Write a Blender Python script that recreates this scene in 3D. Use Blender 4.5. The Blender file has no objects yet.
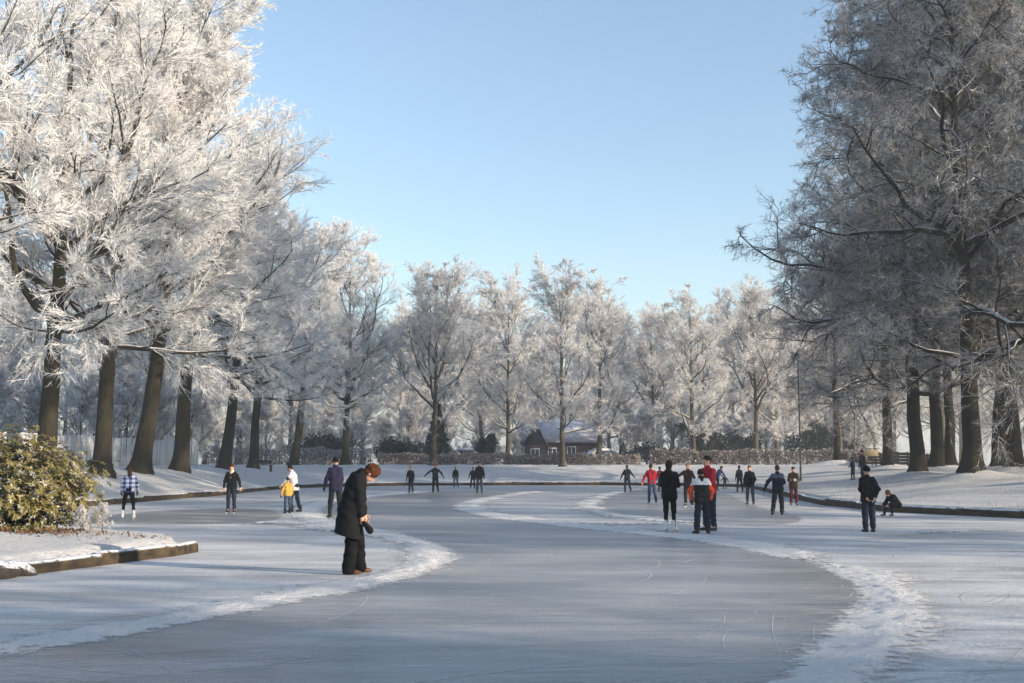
import bpy, bmesh, math, random
import numpy as np
from mathutils import Matrix, Vector
R = math.radians
scene = bpy.context.scene
COL = scene.collection

# ------------------------------------------------------------------ camera
CAM_H, FPX, HOR = 1.8, 1138.0, 464.0
PITCH = math.atan((HOR - 341.5) / FPX)
cd = bpy.data.cameras.new('camera'); cam = bpy.data.objects.new('camera', cd); COL.objects.link(cam)
cd.sensor_width = 36.0; cd.lens = 36.0 * FPX / 1024.0; cd.clip_start = 0.1; cd.clip_end = 6000
cam.location = (0, 0, CAM_H); cam.rotation_euler = (math.pi / 2 + PITCH, 0, 0)
scene.camera = cam
# ------------------------------------------------------------------ light
SUN_EL = R(13.5)
SUN_H = Vector((0.90, -0.436, 0)).normalized()          # horizontal direction towards the sun
sd = bpy.data.lights.new('sun', 'SUN'); sun = bpy.data.objects.new('sun', sd); COL.objects.link(sun)
sd.energy = 5.0; sd.angle = R(0.5); sd.color = (1.0, 0.84, 0.66)
to_sun = Vector((SUN_H.x * math.cos(SUN_EL), SUN_H.y * math.cos(SUN_EL), math.sin(SUN_EL)))
sun.rotation_euler = to_sun.to_track_quat('Z', 'Y').to_euler(); sun.location = (60, -30, 40)
world = bpy.data.worlds.new('World'); scene.world = world; world.use_nodes = True
wn = world.node_tree.nodes; wl = world.node_tree.links
bg = wn['Background']; bg.inputs['Strength'].default_value = 0.15
sky = wn.new('ShaderNodeTexSky'); sky.sky_type = 'NISHITA'; sky.sun_disc = False
sky.sun_elevation = SUN_EL; sky.sun_rotation = math.atan2(SUN_H.x, SUN_H.y)
sky.altitude = 0; sky.air_density = 1.0; sky.dust_density = 0.5; sky.ozone_density = 1.35
wl.new(sky.outputs['Color'], bg.inputs['Color'])
vs = scene.view_settings
vs.view_transform = 'Standard'; vs.look = 'None'; vs.gamma = 1.0; vs.use_curve_mapping = False; vs.exposure = 0.95
scene.render.engine = 'CYCLES'
scene.cycles.max_bounces = 5; scene.cycles.diffuse_bounces = 3; scene.cycles.glossy_bounces = 2; scene.cycles.transmission_bounces = 3; scene.cycles.transparent_max_bounces = 6; scene.cycles.volume_bounces = 0

rng = np.random.default_rng(7)
rnd = random.Random(7)

# ------------------------------------------------------------------ helpers
def ray(px, py):
    u = (px - 512.0) / FPX; v = (341.5 - py) / FPX
    return np.array([u, math.cos(PITCH) - v * math.sin(PITCH), math.sin(PITCH) + v * math.cos(PITCH)])
def on_ice(px, py):
    d = ray(px, py); t = -CAM_H / d[2]
    return d[0] * t, d[1] * t
def xat(px, Y):                                         # X of a picture column at distance Y, near eye level
    d = ray(px, HOR); return d[0] / d[1] * Y

def mesh_np(name, verts, faces, smooth=False):
    """faces: list of (k x n) int arrays, n = 3 or 4"""
    me = bpy.data.meshes.new(name)
    verts = np.ascontiguousarray(verts, dtype=np.float32)
    me.vertices.add(len(verts)); me.vertices.foreach_set('co', verts.ravel())
    faces = [np.asarray(f, dtype=np.int32) for f in faces if len(f)]
    nl = sum(f.size for f in faces); npoly = sum(len(f) for f in faces)
    me.loops.add(nl); me.polygons.add(npoly)
    me.loops.foreach_set('vertex_index', np.concatenate([f.ravel() for f in faces]))
    tot = np.concatenate([np.full(len(f), f.shape[1], np.int32) for f in faces])
    st = np.concatenate([[0], np.cumsum(tot)[:-1]]).astype(np.int32)
    me.polygons.foreach_set('loop_start', st)
    if smooth: me.polygons.foreach_set('use_smooth', np.ones(npoly, bool))
    me.update(calc_edges=True); me.validate()
    return me

def obj(name, me, mat=None, parent=None):
    o = bpy.data.objects.new(name, me); COL.objects.link(o)
    if mat is not None and me is not None:
        for m in (mat if isinstance(mat, (list, tuple)) else [mat]): me.materials.append(m)
    if parent is not None: o.parent = parent
    return o
def tag(o, label=None, cat=None, group=None, kind=None):
    if label: o['label'] = label
    if cat: o['category'] = cat
    if group: o['group'] = group
    if kind: o['kind'] = kind
    return o
def thing(name, loc, label, cat, group=None, rz=0.0, scale=1.0):
    o = bpy.data.objects.new(name, None); COL.objects.link(o)
    o.empty_display_size = 0.2
    o.location = loc; o.rotation_euler = (0, 0, rz); o.scale = (scale,) * 3
    return tag(o, label, cat, group)
class MB:                                                # small mesh builder for boxes, prisms, tubes
    def __init__(s): s.v = []; s.q = []; s.t = []
    def box(s, x0, x1, y0, y1, z0, z1):
        b = len(s.v); s.v += [(x, y, z) for z in (z0, z1) for x, y in ((x0, y0), (x1, y0), (x1, y1), (x0, y1))]
        s.q += [[b + i for i in f] for f in ((3, 2, 1, 0), (4, 5, 6, 7), (0, 1, 5, 4), (1, 2, 6, 5), (2, 3, 7, 6), (3, 0, 4, 7))]; return s
    def hexa(s, pts):
        b = len(s.v); s.v += [tuple(p) for p in pts]
        s.q += [[b + i for i in f] for f in ((3, 2, 1, 0), (4, 5, 6, 7), (0, 1, 5, 4), (1, 2, 6, 5), (2, 3, 7, 6), (3, 0, 4, 7))]; return s
    def tube(s, pts, rad, n=8):
        pts = np.array(pts, float)[None]; rad = np.array(rad, float)[None]
        v, q = tubes(pts, rad, n); b = len(s.v); s.v += [tuple(p) for p in v]; s.q += (q + b).tolist()
        m = pts.shape[1]
        for k, rev in ((0, True), (m - 1, False)):
            c = len(s.v); s.v.append(tuple(pts[0, k]))
            for i in range(n):
                a_, b_ = b + k * n + i, b + k * n + (i + 1) % n
                s.t.append([c, b_, a_] if rev else [c, a_, b_])
        return s
    def build(s, name, mat, parent=None, bevel=0.0, smooth=False):
        me = mesh_np(name, np.array(s.v), [np.array(s.q).reshape(-1, 4), np.array(s.t, dtype=int).reshape(-1, 3)], smooth)
        if bevel:
            bm = bmesh.new(); bm.from_mesh(me)
            bmesh.ops.bevel(bm, geom=bm.edges[:], offset=bevel, segments=1, affect='EDGES'); bm.to_mesh(me); bm.free()
        return obj(name, me, mat, parent)

def unit(a): return a / np.maximum(np.linalg.norm(a, axis=-1, keepdims=True), 1e-9)
def tubes(P, Rr, n):
    N, S, _ = P.shape
    T = np.empty_like(P); T[:, 1:-1] = P[:, 2:] - P[:, :-2]; T[:, 0] = P[:, 1] - P[:, 0]; T[:, -1] = P[:, -1] - P[:, -2]
    T = unit(T)
    ref = np.where((np.abs(T.mean(1))[:, 2:3] > 0.8), np.array([[1., 0, 0]]), np.array([[0, 0, 1.]]))[:, None, :]
    U = unit(np.cross(T, np.broadcast_to(ref, T.shape))); V = np.cross(T, U)
    a = np.arange(n) * 2 * math.pi / n
    ring = P[:, :, None] + Rr[:, :, None, None] * (np.cos(a)[None, None, :, None] * U[:, :, None] + np.sin(a)[None, None, :, None] * V[:, :, None])
    idx = np.arange(N * S * n).reshape(N, S, n)
    a0 = idx[:, :-1]; a1 = idx[:, 1:]
    q = np.stack([a0, np.roll(a0, -1, 2), np.roll(a1, -1, 2), a1], -1).reshape(-1, 4)
    return ring.reshape(-1, 3), q
def strips(P, W, rg):
    N, S, _ = P.shape
    T = unit(P[:, -1] - P[:, 0]); side = unit(np.cross(T, rg.normal(size=(N, 3))))
    v = np.stack([P - side[:, None] * W[..., None] * .5, P + side[:, None] * W[..., None] * .5], 2)
    idx = np.arange(N * S * 2).reshape(N, S, 2)
    q = np.stack([idx[:, :-1, 0], idx[:, :-1, 1], idx[:, 1:, 1], idx[:, 1:, 0]], -1).reshape(-1, 4)
    return v.reshape(-1, 3), q
def join(parts):
    V = []; Q = []; b = 0
    for v, q in parts: V.append(v); Q.append(q + b); b += len(v)
    return np.concatenate(V), np.concatenate(Q)

# ------------------------------------------------------------------ materials
def new_mat(name):
    m = bpy.data.materials.new(name); m.use_nodes = True
    n = m.node_tree.nodes; return m, n, m.node_tree.links, n['Principled BSDF']
def noise(n, l, scale, detail=4, rough=.6, vec=None, dist=0.0):
    t = n.new('ShaderNodeTexNoise'); t.inputs['Scale'].default_value = scale; t.inputs['Detail'].default_value = detail
    t.inputs['Roughness'].default_value = rough; t.inputs['Distortion'].default_value = dist
    if vec is not None: l.new(vec, t.inputs['Vector'])
    return t
def ramp(n, l, src, stops):
    r = n.new('ShaderNodeValToRGB'); e = r.color_ramp.elements
    while len(e) < len(stops): e.new(0.5)
    for k, (p, c) in enumerate(stops):
        e[k].position = p; e[k].color = (c if isinstance(c, (tuple, list)) else (c, c, c)) + ((1,) if not isinstance(c, (tuple, list)) or len(c) == 3 else ())
    l.new(src, r.inputs['Fac']); return r
def coords(n, l, scale=(1, 1, 1), rot=(0, 0, 0), kind='Object'):
    tc = n.new('ShaderNodeTexCoord'); mp = n.new('ShaderNodeMapping'); mp.inputs['Scale'].default_value = scale; mp.inputs['Rotation'].default_value = rot
    l.new(tc.outputs[kind], mp.inputs['Vector']); return mp.outputs['Vector']
def mixc(n, l, fac, a, b):
    m = n.new('ShaderNodeMix'); m.data_type = 'RGBA'
    for s, x in ((m.inputs[0], fac), (m.inputs[6], a), (m.inputs[7], b)):
        if isinstance(x, (int, float)): s.default_value = x
        elif isinstance(x, (tuple, list)): s.default_value = tuple(x) + (1,)
        else: l.new(x, s)
    return m.outputs[2]
def math_node(n, l, op, a, b=None, clamp=False):
    m = n.new('ShaderNodeMath'); m.operation = op; m.use_clamp = clamp
    for s, x in ((m.inputs[0], a), (m.inputs[1], b)):
        if x is None: continue
        if isinstance(x, (int, float)): s.default_value = x
        else: l.new(x, s)
    return m.outputs[0]
def bump(n, l, b, h, strength, dist):
    bn = n.new('ShaderNodeBump'); bn.inputs['Strength'].default_value = strength; bn.inputs['Distance'].default_value = dist
    l.new(h, bn.inputs['Height']); l.new(bn.outputs['Normal'], b.inputs['Normal']); return bn
def up_mask(n, l, lo, hi):
    g = n.new('ShaderNodeNewGeometry'); s = n.new('ShaderNodeSeparateXYZ'); l.new(g.outputs['Normal'], s.inputs[0])
    mr = n.new('ShaderNodeMapRange'); mr.inputs[1].default_value = lo; mr.inputs[2].default_value = hi; l.new(s.outputs['Z'], mr.inputs[0]); return mr.outputs[0]
def simple(name, c1, c2=None, scale=6.0, rough=.8, snow=None, bmp=0.0, spec=.3, stretch=(1, 1, 1)):
    m, n, l, b = new_mat(name); b.inputs['Roughness'].default_value = rough; b.inputs['Specular IOR Level'].default_value = spec
    v = coords(n, l, stretch); t = noise(n, l, scale, 5, .65, v)
    c = mixc(n, l, ramp(n, l, t.outputs['Fac'], [(.35, 0.0), (.65, 1.0)]).outputs[0], c1, c2 or tuple(x * .7 for x in c1))
    if snow:
        k = up_mask(n, l, *snow); t2 = noise(n, l, scale * 1.7, 4, .7, v)
        f = math_node(n, l, 'MULTIPLY', k, ramp(n, l, t2.outputs['Fac'], [(.36, 0.0), (.5, 1.0)]).outputs[0])
        c = mixc(n, l, f, c, (.8, .82, .85))
    l.new(c, b.inputs['Base Color'])
    if bmp: bump(n, l, b, t.outputs['Fac'], .6, bmp)
    return m

def snow_mat(name, litter=0.5, lo=.62, hi=.78):
    m, n, l, b = new_mat(name); b.inputs['Roughness'].default_value = .75; b.inputs['Specular IOR Level'].default_value = .25
    v = coords(n, l)
    t = noise(n, l, 1.4, 8, .72, v); t2 = noise(n, l, 9.0, 6, .75, v); t3 = noise(n, l, .25, 4, .6, v)
    c = mixc(n, l, t3.outputs['Fac'], (lo, lo, lo), (hi, hi * .995, hi * .985))
    g = math_node(n, l, 'MULTIPLY', ramp(n, l, t2.outputs['Fac'], [(.56, 0.0), (.66, 1.0)]).outputs[0], ramp(n, l, t.outputs['Fac'], [(.47, 0.0), (.62, 1.0)]).outputs[0])
    g = math_node(n, l, 'MULTIPLY', g, litter)
    c = mixc(n, l, g, c, (.22, .17, .10)); l.new(c, b.inputs['Base Color'])
    h = math_node(n, l, 'ADD', t2.outputs['Fac'], math_node(n, l, 'MULTIPLY', t.outputs['Fac'], 2.0)); bump(n, l, b, h, .9, .12)
    return m
def ice_mat(name, dust_lo, dust_hi, ice1, ice2, rough, dustmax=1.0):
    m, n, l, b = new_mat(name)
    v = coords(n, l); vx = coords(n, l, (.16, 1.0, 1), (0, 0, R(8))); vs_ = coords(n, l, (.10, 2.2, 1), (0, 0, R(-11)))
    a = noise(n, l, .8, 8, .72, vx, .4); p = noise(n, l, .35, 5, .6, v, .6); s = noise(n, l, 2.4, 8, .8, vs_)
    sc = n.new('ShaderNodeTexNoise'); sc.inputs['Scale'].default_value = 14; sc.inputs['Detail'].default_value = 6; l.new(v, sc.inputs['Vector'])
    f = math_node(n, l, 'ADD', math_node(n, l, 'MULTIPLY', a.outputs['Fac'], .45), math_node(n, l, 'MULTIPLY', p.outputs['Fac'], .35))
    f = math_node(n, l, 'ADD', f, math_node(n, l, 'MULTIPLY', s.outputs['Fac'], .20))
    f = math_node(n, l, 'ADD', f, math_node(n, l, 'MULTIPLY', math_node(n, l, 'SUBTRACT', sc.outputs['Fac'], .5), .14))
    d = ramp(n, l, f, [(dust_lo, 0.0), (dust_hi, dustmax)]).outputs[0]
    # skate scratches: thin pale arcs
    scr = None
    for k, (rz, sx) in enumerate(((8, .035), (-24, .05), (34, .06), (-2, .03))):
        vv = coords(n, l, (sx, 1.6, 1), (0, 0, R(rz))); w = noise(n, l, 5.0, 3, .55, vv, .25)
        q = math_node(n, l, 'ABSOLUTE', math_node(n, l, 'SUBTRACT', w.outputs['Fac'], .5)); q = ramp(n, l, q, [(0.0, 1.0), (.022, 0.0)]).outputs[0]
        scr = q if scr is None else math_node(n, l, 'MAXIMUM', scr, q)
    scr = math_node(n, l, 'MULTIPLY', scr, ramp(n, l, p.outputs['Fac'], [(.35, .15), (.65, .8)]).outputs[0])
    d2 = math_node(n, l, 'MAXIMUM', d, math_node(n, l, 'MULTIPLY', scr, .9))
    ic = mixc(n, l, ramp(n, l, math_node(n, l, 'ADD', math_node(n, l, 'MULTIPLY', a.outputs['Fac'], .6), math_node(n, l, 'MULTIPLY', s.outputs['Fac'], .4)), [(.38, 0.0), (.62, 1.0)]).outputs[0], ice1, ice2)  # the ice's own streaks, contrast deepened to stand in for branch shadows
    gr = noise(n, l, 26, 4, .8, v); gm = ramp(n, l, gr.outputs['Fac'], [(.33, .72), (.67, 1.18)]).outputs[0]
    gc = n.new('ShaderNodeMix'); gc.data_type = 'RGBA'; gc.blend_type = 'MULTIPLY'; gc.inputs[0].default_value = 1.0; l.new(mixc(n, l, d2, ic, (.70, .69, .675)), gc.inputs[6]); l.new(gm, gc.inputs[7]); l.new(gc.outputs[2], b.inputs['Base Color'])
    rr = n.new('ShaderNodeMapRange'); rr.inputs[3].default_value = rough; rr.inputs[4].default_value = .8; l.new(d2, rr.inputs[0]); l.new(rr.outputs[0], b.inputs['Roughness'])
    b.inputs['Specular IOR Level'].default_value = .35
    h = math_node(n, l, 'ADD', math_node(n, l, 'MULTIPLY', d2, 1.0), math_node(n, l, 'MULTIPLY', sc.outputs['Fac'], .6)); bump(n, l, b, h, .5, .012)
    return m
def bark_mat(name, c1, c2, moss, frost=.5, frostlo=.15):
    m, n, l, b = new_mat(name); b.inputs['Roughness'].default_value = .95; b.inputs['Specular IOR Level'].default_value = .1
    v = coords(n, l, (1, 1, .22)); v2 = coords(n, l)
    t = noise(n, l, 9, 8, .7, v); t2 = noise(n, l, .9, 4, .6, v2); t3 = noise(n, l, 11, 4, .7, v2)
    c = mixc(n, l, ramp(n, l, t.outputs['Fac'], [(.35, 0.0), (.68, 1.0)]).outputs[0], c1, c2)
    c = mixc(n, l, ramp(n, l, t2.outputs['Fac'], [(.45, 0.0), (.7, .8)]).outputs[0], c, moss)
    k = up_mask(n, l, frostlo, .55); f = math_node(n, l, 'MULTIPLY', k, ramp(n, l, t3.outputs['Fac'], [(.34, 0.0), (.5, frost)]).outputs[0])
    l.new(mixc(n, l, f, c, (.82, .83, .86)), b.inputs['Base Color']); bump(n, l, b, t.outputs['Fac'], 1.0, .10); return m
def frost_mat(name, bark, cover_lo, cover_hi, white=(.85, .86, .88), transl=.35):
    m, n, l, b = new_mat(name); b.inputs['Roughness'].default_value = .8; b.inputs['Specular IOR Level'].default_value = .15
    v = coords(n, l); t = noise(n, l, 3.2, 5, .8, v); t2 = noise(n, l, .35, 3, .6, v)
    s = math_node(n, l, 'ADD', math_node(n, l, 'MULTIPLY', t.outputs['Fac'], .65), math_node(n, l, 'MULTIPLY', t2.outputs['Fac'], .35))
    c = mixc(n, l, ramp(n, l, s, [(cover_lo, 0.0), (cover_hi, 1.0)]).outputs[0], bark, white)
    l.new(c, b.inputs['Base Color'])
    tr = n.new('ShaderNodeBsdfTranslucent'); l.new(c, tr.inputs['Color'])
    mx = n.new('ShaderNodeMixShader'); mx.inputs[0].default_value = transl
    l.new(b.outputs[0], mx.inputs[1]); l.new(tr.outputs[0], mx.inputs[2]); l.new(mx.outputs[0], n['Material Output'].inputs['Surface']); return m

M = {}
M['snow'] = snow_mat('snow_bank_material', .75)
M['ridge'] = snow_mat('scraped_snow', .0, .80, .90)
def ridge_edge_mat():
    m = M['ridge'].copy(); m.name = 'scraped_snow_thinning_out'; n = m.node_tree.nodes; l = m.node_tree.links; b = n['Principled BSDF']
    at_ = n.new('ShaderNodeAttribute'); at_.attribute_name = 'cover'; v = coords(n, l); t = noise(n, l, 4.5, 6, .68, v)
    f = math_node(n, l, 'ADD', at_.outputs['Fac'], math_node(n, l, 'MULTIPLY', math_node(n, l, 'SUBTRACT', t.outputs['Fac'], .5), 2.3))
    f = ramp(n, l, f, [(.28, 0.0), (.74, 1.0)]).outputs[0]; tr = n.new('ShaderNodeBsdfTransparent'); mx = n.new('ShaderNodeMixShader')
    l.new(f, mx.inputs[0]); l.new(tr.outputs[0], mx.inputs[1]); l.new(b.outputs[0], mx.inputs[2]); l.new(mx.outputs[0], n['Material Output'].inputs['Surface']); return m
M['ridge_edge'] = ridge_edge_mat()
M['ice'] = ice_mat('snow_dusted_ice', .41, .565, (.29, .30, .31), (.48, .48, .48), .45)
M['swept'] = ice_mat('swept_grey_ice', .47, .70, (.13, .136, .145), (.33, .33, .33), .28, .55)
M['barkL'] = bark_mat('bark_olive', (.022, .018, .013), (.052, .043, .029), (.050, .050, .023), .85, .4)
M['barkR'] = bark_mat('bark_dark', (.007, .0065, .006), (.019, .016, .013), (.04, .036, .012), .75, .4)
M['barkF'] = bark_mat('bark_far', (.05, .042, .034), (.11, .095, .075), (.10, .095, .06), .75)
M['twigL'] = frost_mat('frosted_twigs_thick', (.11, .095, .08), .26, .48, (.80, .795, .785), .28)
M['twigR'] = frost_mat('frosted_twigs_thin_shaded', (.045, .040, .036), .39, .62, (.68, .675, .665), .2)  # thinner frost, its white also greyed to paint in the trees' shaded side
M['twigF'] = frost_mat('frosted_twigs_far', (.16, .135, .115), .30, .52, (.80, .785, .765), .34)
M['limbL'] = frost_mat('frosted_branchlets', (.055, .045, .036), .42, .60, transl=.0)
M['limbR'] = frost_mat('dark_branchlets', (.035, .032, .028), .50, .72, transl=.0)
M['beam'] = simple('wet_brown_timber', (.070, .050, .027), (.022, .017, .012), 5, .9, (.45, .8), .06, stretch=(1.2, 1, 1))
M['fence'] = simple('pale_fence_board', (.66, .68, .70), (.52, .55, .58), 3, .7, None, .004, stretch=(1, 1, .2))
M['fence2'] = simple('pale_fence_board_worn', (.50, .53, .56), (.38, .41, .44), 3, .7, None, .004, stretch=(1, 1, .2))
M['dark_metal'] = simple('dark_painted_metal', (.035, .045, .04), (.05, .06, .05), 8, .5)
M['brick'] = simple('brown_brick', (.085, .056, .046), (.06, .042, .037), 12, .9)
M['roof'] = simple('snowy_roof', (.24, .23, .24), (.16, .155, .165), 2, .9, (.3, 1.3))
M['wood_dark'] = simple('dark_timber', (.06, .045, .035), (.035, .028, .022), 6, .8, (.6, .9), .01)
M['wood_red'] = simple('reddish_timber', (.11, .06, .045), (.06, .038, .03), 6, .8, (.6, .9), .01)
M['beige'] = simple('beige_board', (.26, .22, .13), (.20, .17, .10), 5, .7)
M['white'] = simple('white_paint', (.75, .75, .74), (.62, .62, .62), 5, .5)
M['glass'] = simple('dark_glass', (.03, .04, .05), (.05, .06, .07), 2, .08, spec=.6)
M['car'] = simple('pale_car_paint', (.45, .47, .5), (.4, .42, .45), 3, .3, (.35, .7), spec=.5)
M['tyre'] = simple('tyre_rubber', (.02, .02, .02), (.03, .03, .03), 9, .9)

# ------------------------------------------------------------------ terrain
LAKE = [(36, -60), (34, -10), (29, 12), (23, 27), (17.1, 37.9), (14.2, 43.2), (13.6, 50), (14.3, 57), (15.8, 69), (17.4, 82), (18.4, 89.5), (14, 94.5), (7.5, 97.3),
        (0, 97.5), (-9, 95.5), (-13.5, 91.5), (-16.6, 85), (-16.9, 75), (-16.6, 65.5), (-17.2, 61), (-18, 49), (-19, 40), (-19.5, 34.5), (-16, 31.8), (-11, 29.2),
        (-7.2, 25.4), (-6.45, 23.8), (-6.6, 22.7), (-7.97, 18.55), (-8.25, 17.7), (-10, 14), (-16, 8), (-22, 0), (-26, -60)]
LK = np.array(LAKE, float)
def shore_dist(x, y):
    """signed distance to the shore: positive on land"""
    x = np.asarray(x, float); y = np.asarray(y, float)
    best = np.full(x.shape, 1e9); inside = np.zeros(x.shape, bool)
    for a, b in zip(LK, np.roll(LK, -1, 0)):
        dx, dy = b - a; t = np.clip(((x - a[0]) * dx + (y - a[1]) * dy) / (dx * dx + dy * dy), 0, 1)
        best = np.minimum(best, np.hypot(x - a[0] - t * dx, y - a[1] - t * dy))
        c = ((a[1] > y) != (b[1] > y)) & (x < dx * (y - a[1]) / (dy if abs(dy) > 1e-9 else 1e-9) + a[0])
        inside ^= c
    return np.where(inside, -best, best)
def sstep(a, b, t):
    t = np.clip((t - a) / (b - a), 0, 1); return t * t * (3 - 2 * t)
BUMPS = []
def ground_z(x, y):
    x = np.asarray(x, float); y = np.asarray(y, float); s = shore_dist(x, y)
    right = sstep(8, 16, x) * (1 - sstep(84, 100, y)); pen = (1 - sstep(32.5, 36, y)) * (1 - sstep(-6, 2, x)) * sstep(-20, -15, x)
    pen = np.maximum(pen, (1 - sstep(18, 30, y)) * (1 - sstep(-8, 0, x)))
    H = 1.62 * (1 - right) + 1.25 * right; W = 7.0 * (1 - right) + 15.0 * right
    far = sstep(88, 100, y); H = H + .06 * far; W = W * (1 - far) + 16 * far
    H = H * (1 - pen) + .42 * pen; W = W * (1 - pen) + 4 * pen
    z = .27 + (H - .27) * sstep(0, 1, np.clip(s, 0, None) / W) ** .85
    z = z + (sstep(.5, 3, s)) * (.05 * np.sin(x * .9 + np.sin(y * .5)) * np.cos(y * .7 + .3 * x) + .03 * np.sin(x * 2.3 + y * 1.7))
    for bx, by, bh, bs in BUMPS: z = z + bh * np.exp(-((x - bx) ** 2 + (y - by) ** 2) / (bs * bs)) * sstep(.3, 1.5, s)
    return np.where(s < .06, -.45, np.where(s < .34, -.45 + (s - .06) / .28 * .72, z))
def gz(x, y): return float(ground_z(np.array([x]), np.array([y]))[0])
def on_land(px, py, y0=20, y1=200):
    d = ray(px, py); ys = np.arange(y0, y1, .1); t = ys / d[1]; xs = d[0] * t; zs = CAM_H + d[2] * t
    k = np.where(zs <= ground_z(xs, ys))[0]
    k = k[0] if len(k) else len(ys) - 1
    return float(xs[k]), float(ys[k]), gz(xs[k], ys[k])

RIGHT_TREES = [  # pixel column, distance, scale, proto, turn
    (888, 90, .88, 0, 2.6), (917, 69, 1.02, 1, 3.5), (936, 79, .98, 0, 4.1), (951, 86, .95, 1, .6), (970, 60, 1.06, 0, 3.4), (1000, 68, 1.0, 1, 5.2), (1015, 64, 1.0, 1, 1.5),
    (838, 104, .72, 1, .9)]
for px, Y, s, k, a in RIGHT_TREES: BUMPS.append((xat(px, Y), Y, .5, 1.9))
def axis(lo, hi, step, far, nfar):
    core = np.arange(lo, hi + step * .5, step); g = np.geomspace(1, far, nfar)
    return np.concatenate([lo - g[::-1], core, hi + g])
gx = axis(-32, 40, .42, 1600, 26); gy = axis(8, 122, .42, 1800, 26)
GX, GY = np.meshgrid(gx, gy); GZ = ground_z(GX.ravel(), GY.ravel())
ii = np.arange(GX.size).reshape(GX.shape)
qq = np.stack([ii[:-1, :-1], ii[:-1, 1:], ii[1:, 1:], ii[1:, :-1]], -1).reshape(-1, 4)
tag(obj('snowy_ground', mesh_np('snowy_ground', np.stack([GX.ravel(), GY.ravel(), GZ], -1), [qq], True), M['snow']), kind='structure')

# ------------------------------------------------------------------ ice
def sheet(name, poly, z, mat):
    bm = bmesh.new(); f = bm.faces.new([bm.verts.new((x, y, z)) for x, y in poly]); bmesh.ops.triangulate(bm, faces=[f])
    bmesh.ops.recalc_face_normals(bm, faces=bm.faces[:])
    if bm.faces[:][0].normal.z < 0: bmesh.ops.reverse_faces(bm, faces=bm.faces[:])
    me = bpy.data.meshes.new(name); bm.to_mesh(me); bm.free()
    return tag(obj(name, me, mat), kind='structure')
def spline(pts, n):
    P = np.array(pts, float); out = []
    Q = np.concatenate([[2 * P[0] - P[1]], P, [2 * P[-1] - P[-2]]])
    for i in range(len(P) - 1):
        p0, p1, p2, p3 = Q[i:i + 4]
        for t in np.arange(n) / n:
            out.append(.5 * ((2 * p1) + (-p0 + p2) * t + (2 * p0 - 5 * p1 + 4 * p2 - p3) * t * t + (-p0 + 3 * p1 - 3 * p2 + p3) * t ** 3))
    out.append(P[-1]); return np.array(out)
inset = []
for a, b, c in zip(np.roll(LK, 1, 0), LK, np.roll(LK, -1, 0)): inset.append(tuple(b))
sheet('ice', inset, 0.0, M['ice'])
ice = lambda L: [on_ice(*p) for p in L]
edgeL = spline(ice([(-120, 690), (0, 657), (100, 638), (200, 619), (300, 599), (370, 586), (420, 573), (446, 560), (438, 548), (412, 539), (380, 532), (338, 523), (312, 514), (322, 505), (352, 499), (398, 494), (440, 491)]), 8)
edgeR = spline(ice([(700, 760), (790, 690), (832, 650), (864, 618), (874, 596), (852, 575), (800, 560), (736, 545), (650, 534.5), (560, 525), (494, 516.5), (464, 509), (466, 503), (494, 497), (535, 491)]), 8)
sheet('swept_ice_track', [tuple(p) for p in edgeL] + [tuple(p) for p in edgeR[::-1]], .004, M['swept'])
edgeC = spline(ice([(640, 488.5), (606, 495), (588, 503), (592, 510), (625, 517), (700, 523.5), (772, 525), (800, 518), (752, 505), (728, 494)]), 6)
sheet('swept_ice_patch', [tuple(p) for p in edgeC], .004, M['swept'])
edgeD = spline(ice([(60, 521), (150, 524.5), (262, 522), (280, 513), (240, 508), (150, 511.5)]), 5)
sheet('swept_ice_strip', [tuple(p) for p in edgeD], .004, M['swept'])
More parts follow.
